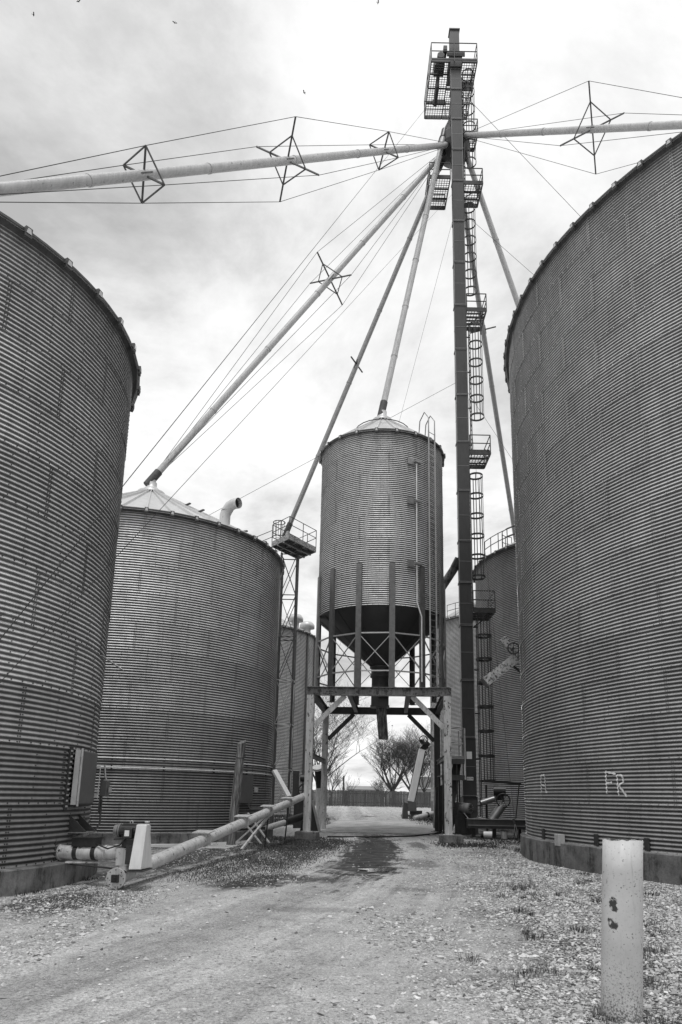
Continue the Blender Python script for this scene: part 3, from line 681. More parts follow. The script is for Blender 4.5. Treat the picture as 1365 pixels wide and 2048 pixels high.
# head: hood, gearbox
s = MB(); s.hull([(LX-.42, LY-.4, 49.4), (LX+.42, LY-.4, 49.4), (LX-.42, LY+1.0, 49.4), (LX+.42, LY+1.0, 49.4), (LX-.42, LY-.4, 50.6), (LX+.42, LY-.4, 50.6), (LX-.42, LY+1.0, 50.6), (LX+.42, LY+1.0, 50.6)])
s.box((LX-.05, LY-.1, 51.6), (.62, .5, 2.0)); s.box((LX-.05, LY-.1, 52.62), (.72, .6, .1)); s.box((LX, LY-.42, 50.4), (1.2, .08, .35))
s.build('head_casing', 'leg_paint', leg)
s = MB(); s.box((LX-.95, LY+.9, 50.9), (.7, .8, .6)); s.tube((LX-.95, LY-.1, 50.75), (LX-.95, LY+.5, 50.75), .24, n=14); s.box((LX-.65, LY+.3, 51.3), (.25, .9, .35)); s.build('drive_motor', 'motor_dark', leg)
def grating(x0, x1, y0, y1, z, pitch=.16, frame=.12, parent=leg, mat='ladder_steel', name='deck', cross=None):
    s = MB(); k = max(1, int((x1-x0)/pitch)); j = max(1, int((y1-y0)/pitch))
    for i in range(1, k): x = x0+(x1-x0)*i/k; s.box((x, (y0+y1)/2, z), (.03, y1-y0, .02))
    for i in range(1, j): y = y0+(y1-y0)*i/j; s.box(((x0+x1)/2, y, z+.003), (x1-x0, .03, .02))
    d = s.build(name, mat, parent)
    f = MB()
    for x in (x0, x1): f.box((x, (y0+y1)/2, z-frame/2), (.06, y1-y0+.06, frame))
    for y in (y0, y1): f.box(((x0+x1)/2, y, z-frame/2-.002), (x1-x0-.06, .06, frame+.06))
    for c_ in (cross or []): f.box(((x0+x1)/2, c_, z-.06), (x1-x0-.06, .07, .09))
    f.build('deck_frame', mat, d); return d
def rail_box(x0, x1, y0, y1, z, h=1.1, sides='FRBL', parent=leg, mat='ladder_steel'):
    s = MB(); C = {'F': ((x0, y0), (x1, y0)), 'R': ((x1, y0), (x1, y1)), 'B': ((x1, y1), (x0, y1)), 'L': ((x0, y1), (x0, y0))}
    pts = set()
    for q in sides:
        (a, b), (c, d) = C[q]
        for f in (1, .52, .06): s.bar((a, b, z+h*f), (c, d, z+h*f), .045, .045 if f > .1 else .12)
        pts |= {(a, b), (c, d)}
        if math.hypot(c-a, d-b) > 1.9: pts.add(((a+c)/2, (b+d)/2))
    for p in pts: s.bar((p[0], p[1], z-.1), (p[0], p[1], z+h), .05, .05)
    return s.build('guard_rail', mat, parent)
for z in (12.0, 21.5, 31.05, 40.4):
    x0, x1 = LX+.42, LX+1.62
    grating(x0, x1, LY-.1, LY+1.75, z, cross=(LY+.6, LY+1.2)); rail_box(x0, x1, LY-.1, LY+1.75, z, sides='FRB')
    MB().bar((LX+.34, LY+.2, z-1.0), (x1-.1, LY+.2, z-.1), .05, .05).build('deck_bracket', 'ladder_steel', leg)
grating(LX-1.75, LX-.42, LY+.1, LY+2.6, 41.0, cross=(LY+1.0, LY+1.8)); rail_box(LX-1.75, LX-.42, LY+.1, LY+2.6, 41.0, sides='FLB')
grating(LX+.42, LX+1.5, LY+.4, LY+1.7, 44.9); rail_box(LX+.42, LX+1.5, LY+.4, LY+1.7, 44.9, sides='FRB')
grating(LX-1.65, LX-.42, LY-.5, LY+3.6, 49.75, cross=(LY+.4, LY+1.4, LY+2.5)); rail_box(LX-1.65, LX+1.4, LY-.52, LY+3.62, 49.75, 1.45, 'FLRB')
grating(LX+.42, LX+1.4, LY-.5, LY+1.3, 49.752, cross=(LY+.4,)); grating(LX-.42, LX+1.4, LY+1.4, LY+3.6, 49.748, cross=(LY+2.5,))
s = MB(); s.box((LX-1.1, LY+1.2, 49.2), (.2, 1.4, .9)); s.box((LX-.8, LY+2.2, 49.45), (.9, .12, .4)); s.box((LX+.95, LY+.9, 49.3), (.75, .08, .7)); s.build('platform_bracket', 'black_steel', leg)
# ladders and cages
def caged_ladder(z0, z1, cz0, dy, dx=0.):
    x = LX+.60+dx; y = LY+.25+dy
    s = MB()
    for q in (-1, 1): s.bar((x, y+q*.22, z0), (x, y+q*.22, z1), .05, .03)
    n = int((z1-z0)/.305)
    for i in range(n): s.bar((x, y-.22, z0+.15+i*.305), (x, y+.22, z0+.15+i*.305), .022, .022)
    z = z0+.6
    while z < z1-.5: s.bar((LX+.33, y-.20, z), (x, y-.20, z), .05, .07); z += 2.4
    s.build('ladder', 'ladder_steel', leg)
    cg = MB(); rr = .41; cc = (x+.36, y); a_ = [R_(-150+300*i/6) for i in range(7)]
    for a in a_: cg.bar((cc[0]+rr*math.cos(a), cc[1]+rr*math.sin(a), cz0), (cc[0]+rr*math.cos(a), cc[1]+rr*math.sin(a), z1), .05, .02, up=(math.cos(a), math.sin(a), 0))
    cage = cg.build('safety_cage', 'ladder_steel', leg)
    hm = MB(); k = 20; hh = .12; vs = []
    for i in range(k+1):
        a = R_(-165+330*i/k)
        for (r, zz_) in ((rr+.012, 0), (rr+.012, hh), (rr+.026, hh), (rr+.026, 0)): vs.append((r*math.cos(a), r*math.sin(a), zz_))
    hm.add(vs, [(i*4+j, i*4+(j+1) % 4, (i+1)*4+(j+1) % 4, (i+1)*4+j) for i in range(k) for j in range(4)]+[(0, 1, 2, 3), (k*4+3, k*4+2, k*4+1, k*4)])
    me = hm.mesh('hoop', 'ladder_steel'); nh = max(2, round((z1-cz0)/1.35)); o3 = V(ORG[leg.name])
    for i in range(nh+1):
        zc = cz0+(z1-cz0-.1)*i/nh; inst('hoop', me, cage, V((cc[0], cc[1], zc))-o3)
caged_ladder(.9, 12.0, 2.7, .2, .10); caged_ladder(12.0, 20.6, 14.2, .85, -.02); caged_ladder(21.5, 30.2, 24.0, .15, .02); caged_ladder(31.05, 39.6, 33.2, .8, -.06); caged_ladder(40.4, 49.7, 42.4, .15, -.05)
# distributor behind the trunk
DC = V((LX, LY+1.1, 44.1))
s = MB(); s.lathe([(.35, 46.6), (.5, 46.2), (1.05, 44.9), (1.1, 44.2), (.9, 43.6), (.3, 43.3), (.0, 43.3)], (DC.x, DC.y), 20, smooth=False); s.box((LX, LY+.7, 47.0), (.6, .9, 1.0)); s.build('distributor', 'leg_paint', leg)

# ------------------------------------------------------------------ spouts, their cross-arm trusses and stay cables
def spout(label, end, r=.17, z0=44.0, trusses=(), drop=.6, chips='spout_white', collars=4, sag=0, start_r=1.0, rot=R_(46)):
    E_ = V(end); d = V((E_.x-DC.x, E_.y-DC.y, 0)).normalized(); S = V((DC.x, DC.y, z0))+d*start_r
    ax = (E_-S).normalized()
    t = thing('grain_spout', tuple(E_), label, 'spout', 'grain spouts fanning out from the elevator head')
    MB().tube(S, E_, r, n=20).build('pipe', chips, t)
    MB().tube(S-ax*.6, S+ax*.15, r*1.25, n=16).build('spout_inlet', 'leg_paint', t)
    for i in range(1, collars+1):
        p = S.lerp(E_, i/(collars+1)); MB().tube(p-ax*.06, p+ax*.06, r+.018, n=20).build('pipe_collar', chips, t)
    if drop:
        s = MB(); s.tube(E_-V((0, 0, drop)), E_+V((0, 0, .05)), r*1.05, n=18); s.build('drop_pipe', 'spout_white', t)
        s = MB(); s.tube(E_-ax*.5, E_+ax*.45, r*1.18, n=16); s.build('end_elbow', 'dark_beam', t)
    hz = ax.cross(V((0, 0, 1))).normalized(); up = hz.cross(ax).normalized()
    up, hz = up*math.cos(rot)+hz*math.sin(rot), hz*math.cos(rot)-up*math.sin(rot)   # the arms stand as an X on the pipe
    tips = {0: [], 1: [], 2: [], 3: []}
    for (f, half, kind) in trusses:
        c = S.lerp(E_, f); s = MB()
        dirs = (up, hz, -up, -hz)
        if kind == 'bar': dirs = (hz*1.0, (hz*.5+up*.25), -hz, -(hz*.5+up*.25))
        inner = [c+q*(half*(1 if kind == 'diamond' else .58)) for q in dirs]
        tp = [c+q*half for q in dirs]
        if kind != 'bar':
            for k in (0, 1): s.bar(tp[k], tp[k+2], .075, .05)
            for k in range(4): s.bar(inner[k], inner[(k+1) % 4], .045, .045)
        else:
            for k in (0, 1): s.bar(tp[k], tp[k+2], .08, .06)
        s.bar(c-ax*.3, c+ax*.3, 2*r+.05, .04); s.build('cross_truss', 'truss_steel', t)
        if kind != 'bar':
            for k in range(4): tips[k].append(tp[k])
    if tips[0]:
        for k in range(4):
            q = (up, hz, -up, -hz)[k]
            MB().path([S+ax*.5+q*r*.9]+tips[k]+[E_-ax*1.0+q*r*.9], .013, 5).build('stay_cable', 'cable_steel', t)
    return t
spout('long white spout with three cross trusses running to the bin with the control cabinet', (-11.58, 15.56, 16.75), .18, 43.75, ((.25, .94, 'diamond'), (.515, 1.7, 'cross'), (.765, .91, 'diamond')), collars=5)
spout('spout with one cross truss slanting down to the pale conical bin roof', (-9.67, 32.68, 16.95), .175, 43.4, ((.455, 1.65, 'cross'),), collars=5, rot=R_(56))
spout('slim dark spout slanting down to the small tower platform', (-3.9, 44.0, 18.75), .16, 43.2, ((.55, .95, 'bar'),), rot=0, drop=.9, chips='strut_galv')
spout('steep white spout dropping onto the roof of the raised hopper bin', (1.82, 35.3, 22.55), .175, 44.6, (), collars=5)
spout('white spout with one large cross truss running to the huge bin', (18.06, 23.3, 28.9), .18, 44.5, ((.50, 2.15, 'cross'),), collars=5)
spout('white spout dropping behind the huge bin towards the dark bin', (15.6, 43.0, 20.45), .18, 44.2, (), collars=3)
spout('long spout with a short cross bar dropping behind the caged ladders', (14.35, 56.0, 20.7), .18, 43.6, ((.36, .95, 'bar'),), rot=0, collars=5, chips='strut_galv', drop=0)

# guy wires
def guy(label, a, b, r=.016):
    s = MB(); s.path([a, b], r, 5); tag(s.build('guy_wire', 'cable_steel'), label, 'guy wire', 'guy wires of the elevator leg')
guy('guy wire from the top platform passing in front of the bin with the control cabinet', (4.9, 37.8, 46.4), (-5.85, 7.45, 0), .0085)
guy('guy wire from the leg below the distributor running parallel towards the gravel yard', (6.3, 37.8, 39.3), (-5.85, 7.42, 0), .006)
guy('guy wire from the middle of the leg to the pale conical bin roof', (6.3, 37.85, 25.9), (-8.35, 35.0, 15.35), .011)
guy('upper guy wire running down behind the huge bin', (7.0, 38.2, 48.0), (50, 44, 0), .014)
guy('lower guy wire running down behind the huge bin', (7.0, 38.2, 38.3), (50, 44, 0), .011)
guy('thin guy wire dropping behind the raised hopper bin', (6.4, 38.4, 38.0), (-4.5, 74, .5), .009)
guy('short guy wire from below the rest platform to the far right', (7.0, 38.4, 25.8), (38, 68, .4), .010)
guy('thin guy wire hanging close beside the front of the leg', (6.8, 37.7, 27.2), (8.1, 34.0, .0), .008)

# ------------------------------------------------------------------ tower with platform
tw = thing('conveyor_tower', (-3.6, 44.0, GZ(44)), 'slim braced steel tower with a railed platform beside the conical-roof bin', 'tower')
tx0, tx1, ty0, ty1 = -4.15, -3.15, 43.5, 44.5
for (x, y) in ((tx0, ty0), (tx1, ty0), (tx0, ty1), (tx1, ty1)):
    s = MB(); s.bar((x, y, GZ(44)-.05), (x, y, 17.0), .13, .13); s.build('tower_leg', 'dark_beam', tw)
nb = 6
for i in range(nb):
    z0, z1 = .6+i*2.72, .6+(i+1)*2.72
    for (p, q) in (((tx0, ty0-.04), (tx1, ty0-.04)), ((tx1+.04, ty0), (tx1+.04, ty1)), ((tx0, ty1+.04), (tx1, ty1+.04)), ((tx0-.04, ty0), (tx0-.04, ty1))):
        s = MB(); s.bar((*p, z0), (*q, z1), .05, .04); s.bar((p[0], p[1], z1), (q[0], q[1], z0), .045, .03); s.bar((*p, z1), (*q, z1), .06, .05); s.build('cross_brace', 'brace_galv' if i < 3 else 'dark_beam', tw)
cr4 = [V((-4.75, 42.9, 0)), V((-3.55, 41.4, 0)), V((-1.98, 43.75, 0)), V((-3.2, 45.25, 0))]
s = MB(); z = 17.35
for i in range(4):
    a, b = cr4[i], cr4[(i+1) % 4]; s.bar((a.x, a.y, z), (b.x, b.y, z), .06, .34)
s.build('deck_frame', 'weathered', tw)
s = MB(); s.add([(p.x, p.y, z+.17) for p in cr4]+[(p.x, p.y, z+.14) for p in cr4], [(0, 1, 2, 3), (7, 6, 5, 4), (0, 4, 5, 1), (1, 5, 6, 2), (2, 6, 7, 3), (3, 7, 4, 0)])
for f in (.3, .62): a = cr4[0].lerp(cr4[3], f); b = cr4[1].lerp(cr4[2], f); s.bar((a.x, a.y, z-.02), (b.x, b.y, z-.02), .12, .22)
for f in (.35, .7): a = cr4[0].lerp(cr4[1], f); b = cr4[3].lerp(cr4[2], f); s.bar((a.x, a.y, z-.15), (b.x, b.y, z-.15), .12, .2)
s.build('deck', 'strut_galv', tw)
pp = []
for i in range(4): pp += [cr4[i], cr4[i].lerp(cr4[(i+1) % 4], .5)]
pp.append(cr4[0]); handrail(tw, [(p.x, p.y, z+.17) for p in pp], 1.15, 'ladder_steel', .024)
s = MB()
for q in (-.2, .2): s.bar((-4.35+q, 43.3, 1.0), (-4.35+q, 43.3, 18.9), .04, .03)
for i in range(56): s.bar((-4.55, 43.3, 1.2+i*.305), (-4.15, 43.3, 1.2+i*.305), .022, .022)
s.build('ladder', 'strut_galv', tw)
for z_ in (10.3, 17.9): 
    s = MB(); s.path([(-4.35+.38*math.cos(a), 43.05+.38*math.sin(a), z_+k*.55) for k in (0,) for a in [2*math.pi*i/18 for i in range(18)]], .03, 5, closed=True); s.path([(-4.35+.38*math.cos(a), 43.05+.38*math.sin(a), z_+1.0) for a in [2*math.pi*i/18 for i in range(18)]], .03, 5, closed=True)
    for a in (3.6, 4.2, 4.7, 5.2, 5.8): s.bar((-4.35+.38*math.cos(a), 43.05+.38*math.sin(a), z_), (-4.35+.38*math.cos(a), 43.05+.38*math.sin(a), z_+1.0), .03, .02)
    s.build('cage_ring', 'ladder_steel', tw)
handrail(tw, [(-4.75, 42.9, 17.3), (-5.6, 42.2, 16.6), (-6.5, 41.6, 15.9)], 1.0, name='catwalk_rail')
s = MB(); s.bar((-4.6, 43.0, 17.25), (-7.0, 40.2, 15.2), .55, .06); s.build('catwalk', 'dark_beam', tw)

# ------------------------------------------------------------------ unloading auger in front of the bins
A0, A1 = V((-4.30, 14.45, .19)), V((-1.71, 32.0, 1.76)); AX = (A1-A0).normalized(); AU = V((0, 0, 1)); AS = AX.cross(AU).normalized(); AN = AS.cross(AX).normalized()
aug = thing('grain_auger', (-4.2, 14.6, 0), 'long white auger tube rising along the bins to the bin stand, with square inlet flanges', 'auger')
MB().tube(A0, A1+AX*1.2, .145, n=24).build('auger_tube', 'white_pipe', aug)
s = MB(); s.tube(A0-AX*.03, A0+AX*.012, .195, n=28)
for i in range(8): a = 2*math.pi*i/8; s.tube(A0-AX*.05+AS*(.16*math.cos(a))+AN*(.16*math.sin(a)), A0-AX*.02+AS*(.16*math.cos(a))+AN*(.16*math.sin(a)), .010, n=6, mi=1)
ef = s.build('end_flange', ['white_pipe', 'bolt_dark'], aug)
s = MB(); s.frame(A0-AX*.06, AS, AN, AX, .14, .14, .05); s.tube(A0-AX*.11, A0-AX*.05, .035, n=10); s.build('end_bearing', 'motor_dark', ef)
for f in (.285, .49, .665, .845):
    c = A0.lerp(A1, f); s = MB()
    s.tube(c-AX*.04, c+AX*.04, .185, n=20); s.frame(c-AX*.12+V((0, 0, .12)), AS, AX, V((0, 0, 1)), .26, .30, .16); s.build('inlet_collar', 'white_pipe', aug)
    s = MB(); s.frame(c-AX*.12+V((0, 0, .212)), AS, AX, V((0, 0, 1)), .46, .48, .022); s.build('inlet_plate', 'white_pipe', aug)
    if f > .6: MB().bar(c-V((0, 0, .12)), (c.x-.10, c.y+.1, -.02), .05, .05).build('stand_leg', 'motor_dark', aug)
c = A0.lerp(A1, .66)
MB().bar((c.x+.05, c.y+.1, c.z-.1), (c.x-.75, c.y-.9, .0), .09, .06).build('stand_leg', 'white_pipe', aug)
c = A0.lerp(A1, .86)
MB().channel((c.x-.05, c.y+.2, c.z+.25), (c.x-.72, c.y+.6, c.z+1.3), .22, .1, .014, up=(1, -1, .3)).build('feed_channel', 'white_sheet', aug)
# cross tube out of the bin
ul = thing('unload_tube', (-4.9, 14.9, 0), 'short white unloading tube from the bin wall with dark clamp bands', 'unloading tube')
U_a, U_b = V((-5.72, 15.02, .60)), V((-4.22, 14.72, .63)); ux = (U_b-U_a).normalized()
MB().tube(U_a, U_b, .135, n=22).build('tube', 'white_pipe', ul)
for f in (.30, .56):
    c = U_a.lerp(U_b, f); MB().tube(c-ux*.045, c+ux*.045, .146, n=22).build('clamp_band', 'motor_dark', ul)
for f in (.06, .72): c = U_a.lerp(U_b, f); MB().tube(c-ux*.02, c+ux*.02, .152, n=22).build('tube_joint', 'white_pipe', ul)
c = U_a.lerp(U_b, .42); s = MB(); s.frame(c+V((0, 0, .20)), ux, V((-ux.y, ux.x, 0)), V((0, 0, 1)), .52, .24, .16); s.frame(c+V((0, 0, .29)), ux, V((-ux.y, ux.x, 0)), V((0, 0, 1)), .56, .30, .02)
bx = s.build('gear_shroud', 'motor_dark', ul)
s = MB(); c2 = c+V((.05, -.122, .19)); s.tube(c2, c2-V((0, .012, 0)), .055, n=16); s.build('shroud_hole', 'rubber', bx)
s = MB(); s.box((-5.70, 15.0, .60), (.06, .42, .5)); s.build('wall_flange', 'motor_dark', ul)
MB().box((-4.95, 14.9, .43), (1.0, .12, .03), .2).build('skid_plate', 'white_pipe', ul)
s = MB(); s.hull([U_b+V((-.18, -.14, .1)), U_b+V((.14, -.14, .1)), U_b+V((-.18, .14, .1)), U_b+V((.14, .14, .1)), U_b+V((-.16, -.13, -.22)), U_b+V((.12, -.13, -.22)), U_b+V((-.16, .13, -.22)), U_b+V((.12, .13, -.22))]); s.build('elbow_box', 'white_pipe', ul)
s = MB(); s.tube(U_b+V((-.02, 0, -.2)), U_b+V((-.02, -.02, -.42)), .125, n=18); s.box(U_b+V((-.02, -.02, -.32)), (.36, .34, .02), .2); s.build('drop_spout', 'white_pipe', ul)
MB().path([(-5.35, 14.8, .40), (-4.7, 14.7, .36), (-4.35, 14.62, .34), (-4.15, 14.55, .30)], .018, 6).build('control_rod', 'motor_dark', ul)
# motor and belt guard
mo = thing('electric_motor', (-4.2, 14.72, .78), 'grey electric motor on top of the unloading tube beside the belt guard', 'motor')
s = MB(); s.tube((-4.42, 14.74, 1.06), (-4.0, 14.70, 1.06), .125, n=20)
for i in range(14): a = 2*math.pi*i/14; s.bar((-4.34, 14.735+.128*math.cos(a), 1.06+.128*math.sin(a)), (-4.05, 14.705+.128*math.cos(a), 1.06+.128*math.sin(a)), .012, .02)
s.build('motor_body', 'motor_dark', mo); s = MB(); s.tube((-4.50, 14.75, 1.06), (-4.38, 14.74, 1.06), .105, .135, n=20); s.build('fan_cowl', 'motor_grey', mo)
s = MB(); s.box((-4.18, 14.56, 1.02), (.17, .10, .20)); tb = s.build('terminal_box', 'motor_dark', mo, bevel=.01); s = MB(); s.box((-4.19, 14.506, 1.02), (.09, .008, .11)); s.build('nameplate', 'paper', tb)
s = MB(); s.box((-4.2, 14.72, .90), (.5, .34, .03)); s.box((-4.15, 14.72, .82), (.3, .26, .14)); s.build('motor_base', 'motor_dark', mo)
MB().path([(-4.2, 14.72, 1.20), (-4.2, 14.72, 1.235), (-4.175, 14.72, 1.255), (-4.15, 14.72, 1.235), (-4.15, 14.72, 1.2)], .010, 6).build('lifting_eye', 'box_edge', mo)
MB().path([(-4.22, 14.52, .94), (-4.3, 14.5, .80), (-4.55, 14.55, .72), (-4.9, 14.8, .80), (-5.45, 15.1, .92)], .016, 6).build('motor_cable', 'motor_dark', mo)
gd = thing('belt_guard', (-3.85, 14.6, .36), 'white sheet-metal belt guard, wide at the bottom and narrow at the top', 'belt guard')
s = MB(); y0, y1 = 14.28, 14.86
s.hull([(-4.00, 14.46, 1.19), (-4.00, 14.74, 1.19), (-3.81, 14.50, 1.19), (-3.81, 14.74, 1.19), (-4.04, 14.30, .36), (-4.04, 14.92, .36), (-3.82, 14.36, .36), (-3.75, 14.92, .36)])
gb = s.build('guard_shell', 'white_sheet', gd, bevel=.012)
s = MB(); s.box((-3.9, 14.6, .335), (.30, .72, .02)); s.build('guard_base', 'motor_dark', gd)
s = MB(); s.tube((-4.12, 14.6, .55), (-4.03, 14.6, .55), .07, n=12); s.box((-4.1, 14.62, .62), (.14, .3, .36)); s.build('guard_bracket', 'motor_dark', gd)
# old wooden post
wp = thing('wooden_post', (-4.0, 27.18, 0), 'leaning weathered wooden post behind the auger tube', 'post')
s = MB(); q = 10; vs = []; rdw = random.Random(4); prof = [1+rdw.uniform(-.14, .1) for _ in range(q)]
for k_ in range(8):
    f = k_/7; c = V((-4.02, 27.2, -.1)).lerp(V((-3.80, 27.18, 3.74)), f)
    for i in range(q):
        a = 2*math.pi*i/q; r = .165*prof[i]*(1+.03*math.sin(5*f+i)); vs.append((c.x+r*math.cos(a)*1.05, c.y+r*math.sin(a), c.z+(.09*math.sin(a*1.0+.6) if k_ == 7 else 0)))
s.add(vs, [(k_*q+i, k_*q+(i+1) % q, (k_+1)*q+(i+1) % q, (k_+1)*q+i) for k_ in range(7) for i in range(q)]+[tuple(7*q+i for i in range(q))])
s.build('post_shaft', 'old_wood', wp)
MB().path([V((-3.82, 27.18, 3.2))+V((.18*math.cos(a), .18*math.sin(a), .06*math.sin(a))) for a in [2*math.pi*i/14 for i in range(14)]], .014, 5, closed=True).build('wire_band', 'motor_dark', wp)
# jug on the foundation
jg = thing('plastic_jug', (-7.2, 26.5, .38), 'white plastic jug standing on the concrete foundation', 'jug')
jx, jy, jz = -7.0, 26.66, .38
s = MB(); s.lathe([(.0, jz), (.135, jz), (.145, jz+.02), (.145, jz+.24), (.10, jz+.31), (.045, jz+.34), (.045, jz+.37)], (jx, jy), 18); s.build('jug_body', 'plastic_white', jg)
s = MB(); s.lathe([(.06, jz+.36), (.09, jz+.37), (.09, jz+.42), (.0, jz+.42)], (jx, jy), 14); s.build('jug_cap', 'plastic_white', jg)
# clutter behind the auger and the stand's left post
ho = thing('loading_hopper', (-1.4, 35.3, .05), 'dark triangular loading hopper with a pale rim behind the stand post', 'hopper')
s = MB(); s.hull([(-1.95, 34.7, .1), (-1.95, 36.0, .1), (-1.0, 34.7, .12), (-1.0, 36.0, .12), (-1.62, 34.7, 1.55), (-1.62, 36.0, 1.55), (-1.40, 34.7, 1.6), (-1.40, 36.0, 1.6)]); s.build('hopper_body', 'rubber', ho)
MB().bar((-1.38, 34.66, 1.62), (-.98, 34.66, .14), .12, .03, up=(0, -1, 0)).build('hopper_rim', 'strut_galv', ho)
du = thing('capped_pipe', (-1.4, 41.5, .12), 'upright white and black pipe with a pale round cap behind the stand', 'pipe')
MB().tube((-1.20, 41.5, .05), (-1.28, 41.5, 2.25), .19, n=18).build('pipe_shaft', 'post_paint', du)
MB().tube((-1.28, 41.5, 2.25), (-1.38, 41.4, 3.3), .17, .20, n=18).build('pipe_neck', 'rubber', du)
s = MB(); s.tube((-1.40, 41.36, 3.32), (-1.41, 41.30, 3.42), .31, .29, n=22); s.build('pipe_cap', 'white_sheet', du)
en = thing('drive_unit', (-2.6, 40.2, .1), 'dark belt drive with a spoked pulley beyond the stand', 'drive unit')
s = MB(); s.box((-2.55, 40.6, 2.4), (.35, .3, 1.5)); s.build('drive_housing', 'dark_beam', en)
s = MB(); s.tube((-2.3, 40.3, 2.75), (-1.6, 40.3, 2.75), .2, n=14); s.build('drive_motor', 'motor_dark', en)
def spoked(name, c, ax, r, parent, mat='motor_dark', n=6):
    ax = V(ax).normalized(); u = ax.cross(V((0, 0, 1))).normalized(); v = u.cross(ax); c = V(c); s = MB()
    s.path([c+u*(r*math.cos(a))+v*(r*math.sin(a)) for a in [2*math.pi*i/24 for i in range(24)]], r*.11, 6, closed=True)
    for i in range(n): a = 2*math.pi*i/n; s.bar(c, c+u*(r*math.cos(a))+v*(r*math.sin(a)), r*.12, r*.1)
    s.tube(c-ax*r*.2, c+ax*r*.2, r*.2, n=10); return s.build(name, mat, parent)
spoked('pulley', (-2.0, 40.05, 2.1), (0.1, 1, 0), .36, en)
MB().box((-2.2, 40.4, .9), (.8, .5, 1.8)).build('drive_stand', 'motor_dark', en)
bt = thing('belt_tube', (-2.6, 33.2, .25), 'black and white low conveyor tube lying in the grass beside the stand', 'conveyor tube')
MB().tube((-3.5, 31.4, .32), (-2.55, 33.2, .62), .13, n=16).build('tube', 'white_pipe', bt); MB().tube((-2.55, 33.2, .62), (-1.75, 34.7, .88), .17, n=16).build('sleeve', 'rubber', bt)
MB().box((-3.6, 31.3, .25), (.7, .5, .5), .4).build('gear_case', 'motor_dark', bt)
tr = thing('trestle_stand', (-3.55, 28.3, 0), 'light steel trestle crossing under the auger tube', 'trestle')
for (p, q) in (((-4.0, 28.6, 1.05), (-3.0, 28.1, 0)), ((-3.7, 29.2, 1.1), (-2.75, 28.7, 0)), ((-4.0, 28.1, 0), (-3.0, 28.6, .95)), ((-4.05, 28.6, 1.0), (-3.7, 29.2, 1.05))):
    MB().bar(p, q, .05, .05).build('trestle_bar', 'white_pipe', tr)
hs = tag(MB().path([(-.6, 33.6, .03), (.2, 33.75, .025), (1.2, 34.0, .03), (2.4, 34.5, .035), (3.5, 35.4, .045), (4.3, 36.6, .07), (5.2, 38.4, .1)], .035, 8).build('rubber_hose', 'rubber'), 'black hose lying across the drive under the hopper', 'hose')

# ------------------------------------------------------------------ right-hand machinery round the elevator boot
bm_ = thing('boot_motor', (6.15, 36.8, .2), 'grey finned motor at the foot of the bucket elevator leg', 'motor')
s = MB(); s.tube((6.0, 36.9, 1.40), (6.42, 36.45, 1.36), .25, n=22); s.build('motor_body', 'motor_grey', bm_)
s = MB(); s.tube((6.42, 36.45, 1.36), (6.44, 36.43, 1.36), .235, n=22)
for i in range(10): a = 2*math.pi*i/10; u = V((.73, .68, 0)); s.bar(V((6.45, 36.42, 1.36))+u*(.06*math.cos(a))+V((0, 0, .06*math.sin(a))), V((6.45, 36.42, 1.36))+u*(.21*math.cos(a))+V((0, 0, .21*math.sin(a))), .02, .02, mi=1)
s.build('fan_grille', ['motor_grey', 'rubber'], bm_)
s = MB(); s.box((5.85, 37.0, 1.35), (.5, .55, .55)); s.build('gearbox', 'dark_beam', bm_); s = MB(); s.box((6.1, 36.9, .6), (.7, .6, 1.0)); s.build('motor_stand', 'black_steel', bm_)
MB().path([(6.1, 36.5, 1.15), (6.3, 36.3, .85), (6.7, 36.3, .9), (6.95, 36.9, 1.1)], .022, 6).build('motor_cable', 'strut_galv', bm_)
bc = thing('drag_conveyor', (7.6, 35.6, .05), 'long dark boxed drag conveyor running from the elevator foot behind the huge bin', 'conveyor')
s = MB(); s.box((7.75, 35.5, .66), (3.3, .5, .42), R_(-2)); s.build('conveyor_trough', 'dark_beam', bc)
s = MB(); s.box((7.75, 35.49, .885), (3.36, .58, .03), R_(-2)); s.box((7.75, 35.22, .60), (3.36, .03, .03), R_(-2)); s.build('trough_lid', 'motor_grey', bc)
for x in (6.4, 7.4, 8.6): MB().box((x, 35.6, .22), (.12, .4, .46)).build('conveyor_foot', 'black_steel', bc)
gw = thing('sweep_drive', (8.1, 37.2, .05), 'sweep auger drive with spoked hand wheel and pale tubes against the dark bin', 'auger drive')
spoked('wheel', (8.15, 36.8, 1.78), (.15, 1, 0), .33, gw)
s = MB(); s.tube((7.75, 37.2, 2.25), (8.35, 37.1, 2.25), .24, n=16); s.box((8.05, 37.3, 1.95), (.4, .4, .3)); s.build('drive_motor', 'motor_dark', gw)
MB().tube((7.05, 37.0, 1.62), (7.75, 37.1, 1.85), .15, n=16).build('inlet_tube', 'strut_galv', gw)
MB().tube((7.55, 36.9, .78), (8.15, 37.0, 1.55), .22, n=18).build('outlet_tube', 'strut_galv', gw)
s = MB(); s.bar((7.3, 37.3, 2.75), (9.2, 37.3, 2.62), .10, .12); s.bar((7.4, 37.3, 2.55), (7.4, 37.3, .05), .09, .09); s.bar((9.1, 37.3, 2.6), (8.75, 37.3, .05), .05, .05); s.build('support_bar', 'black_steel', gw)
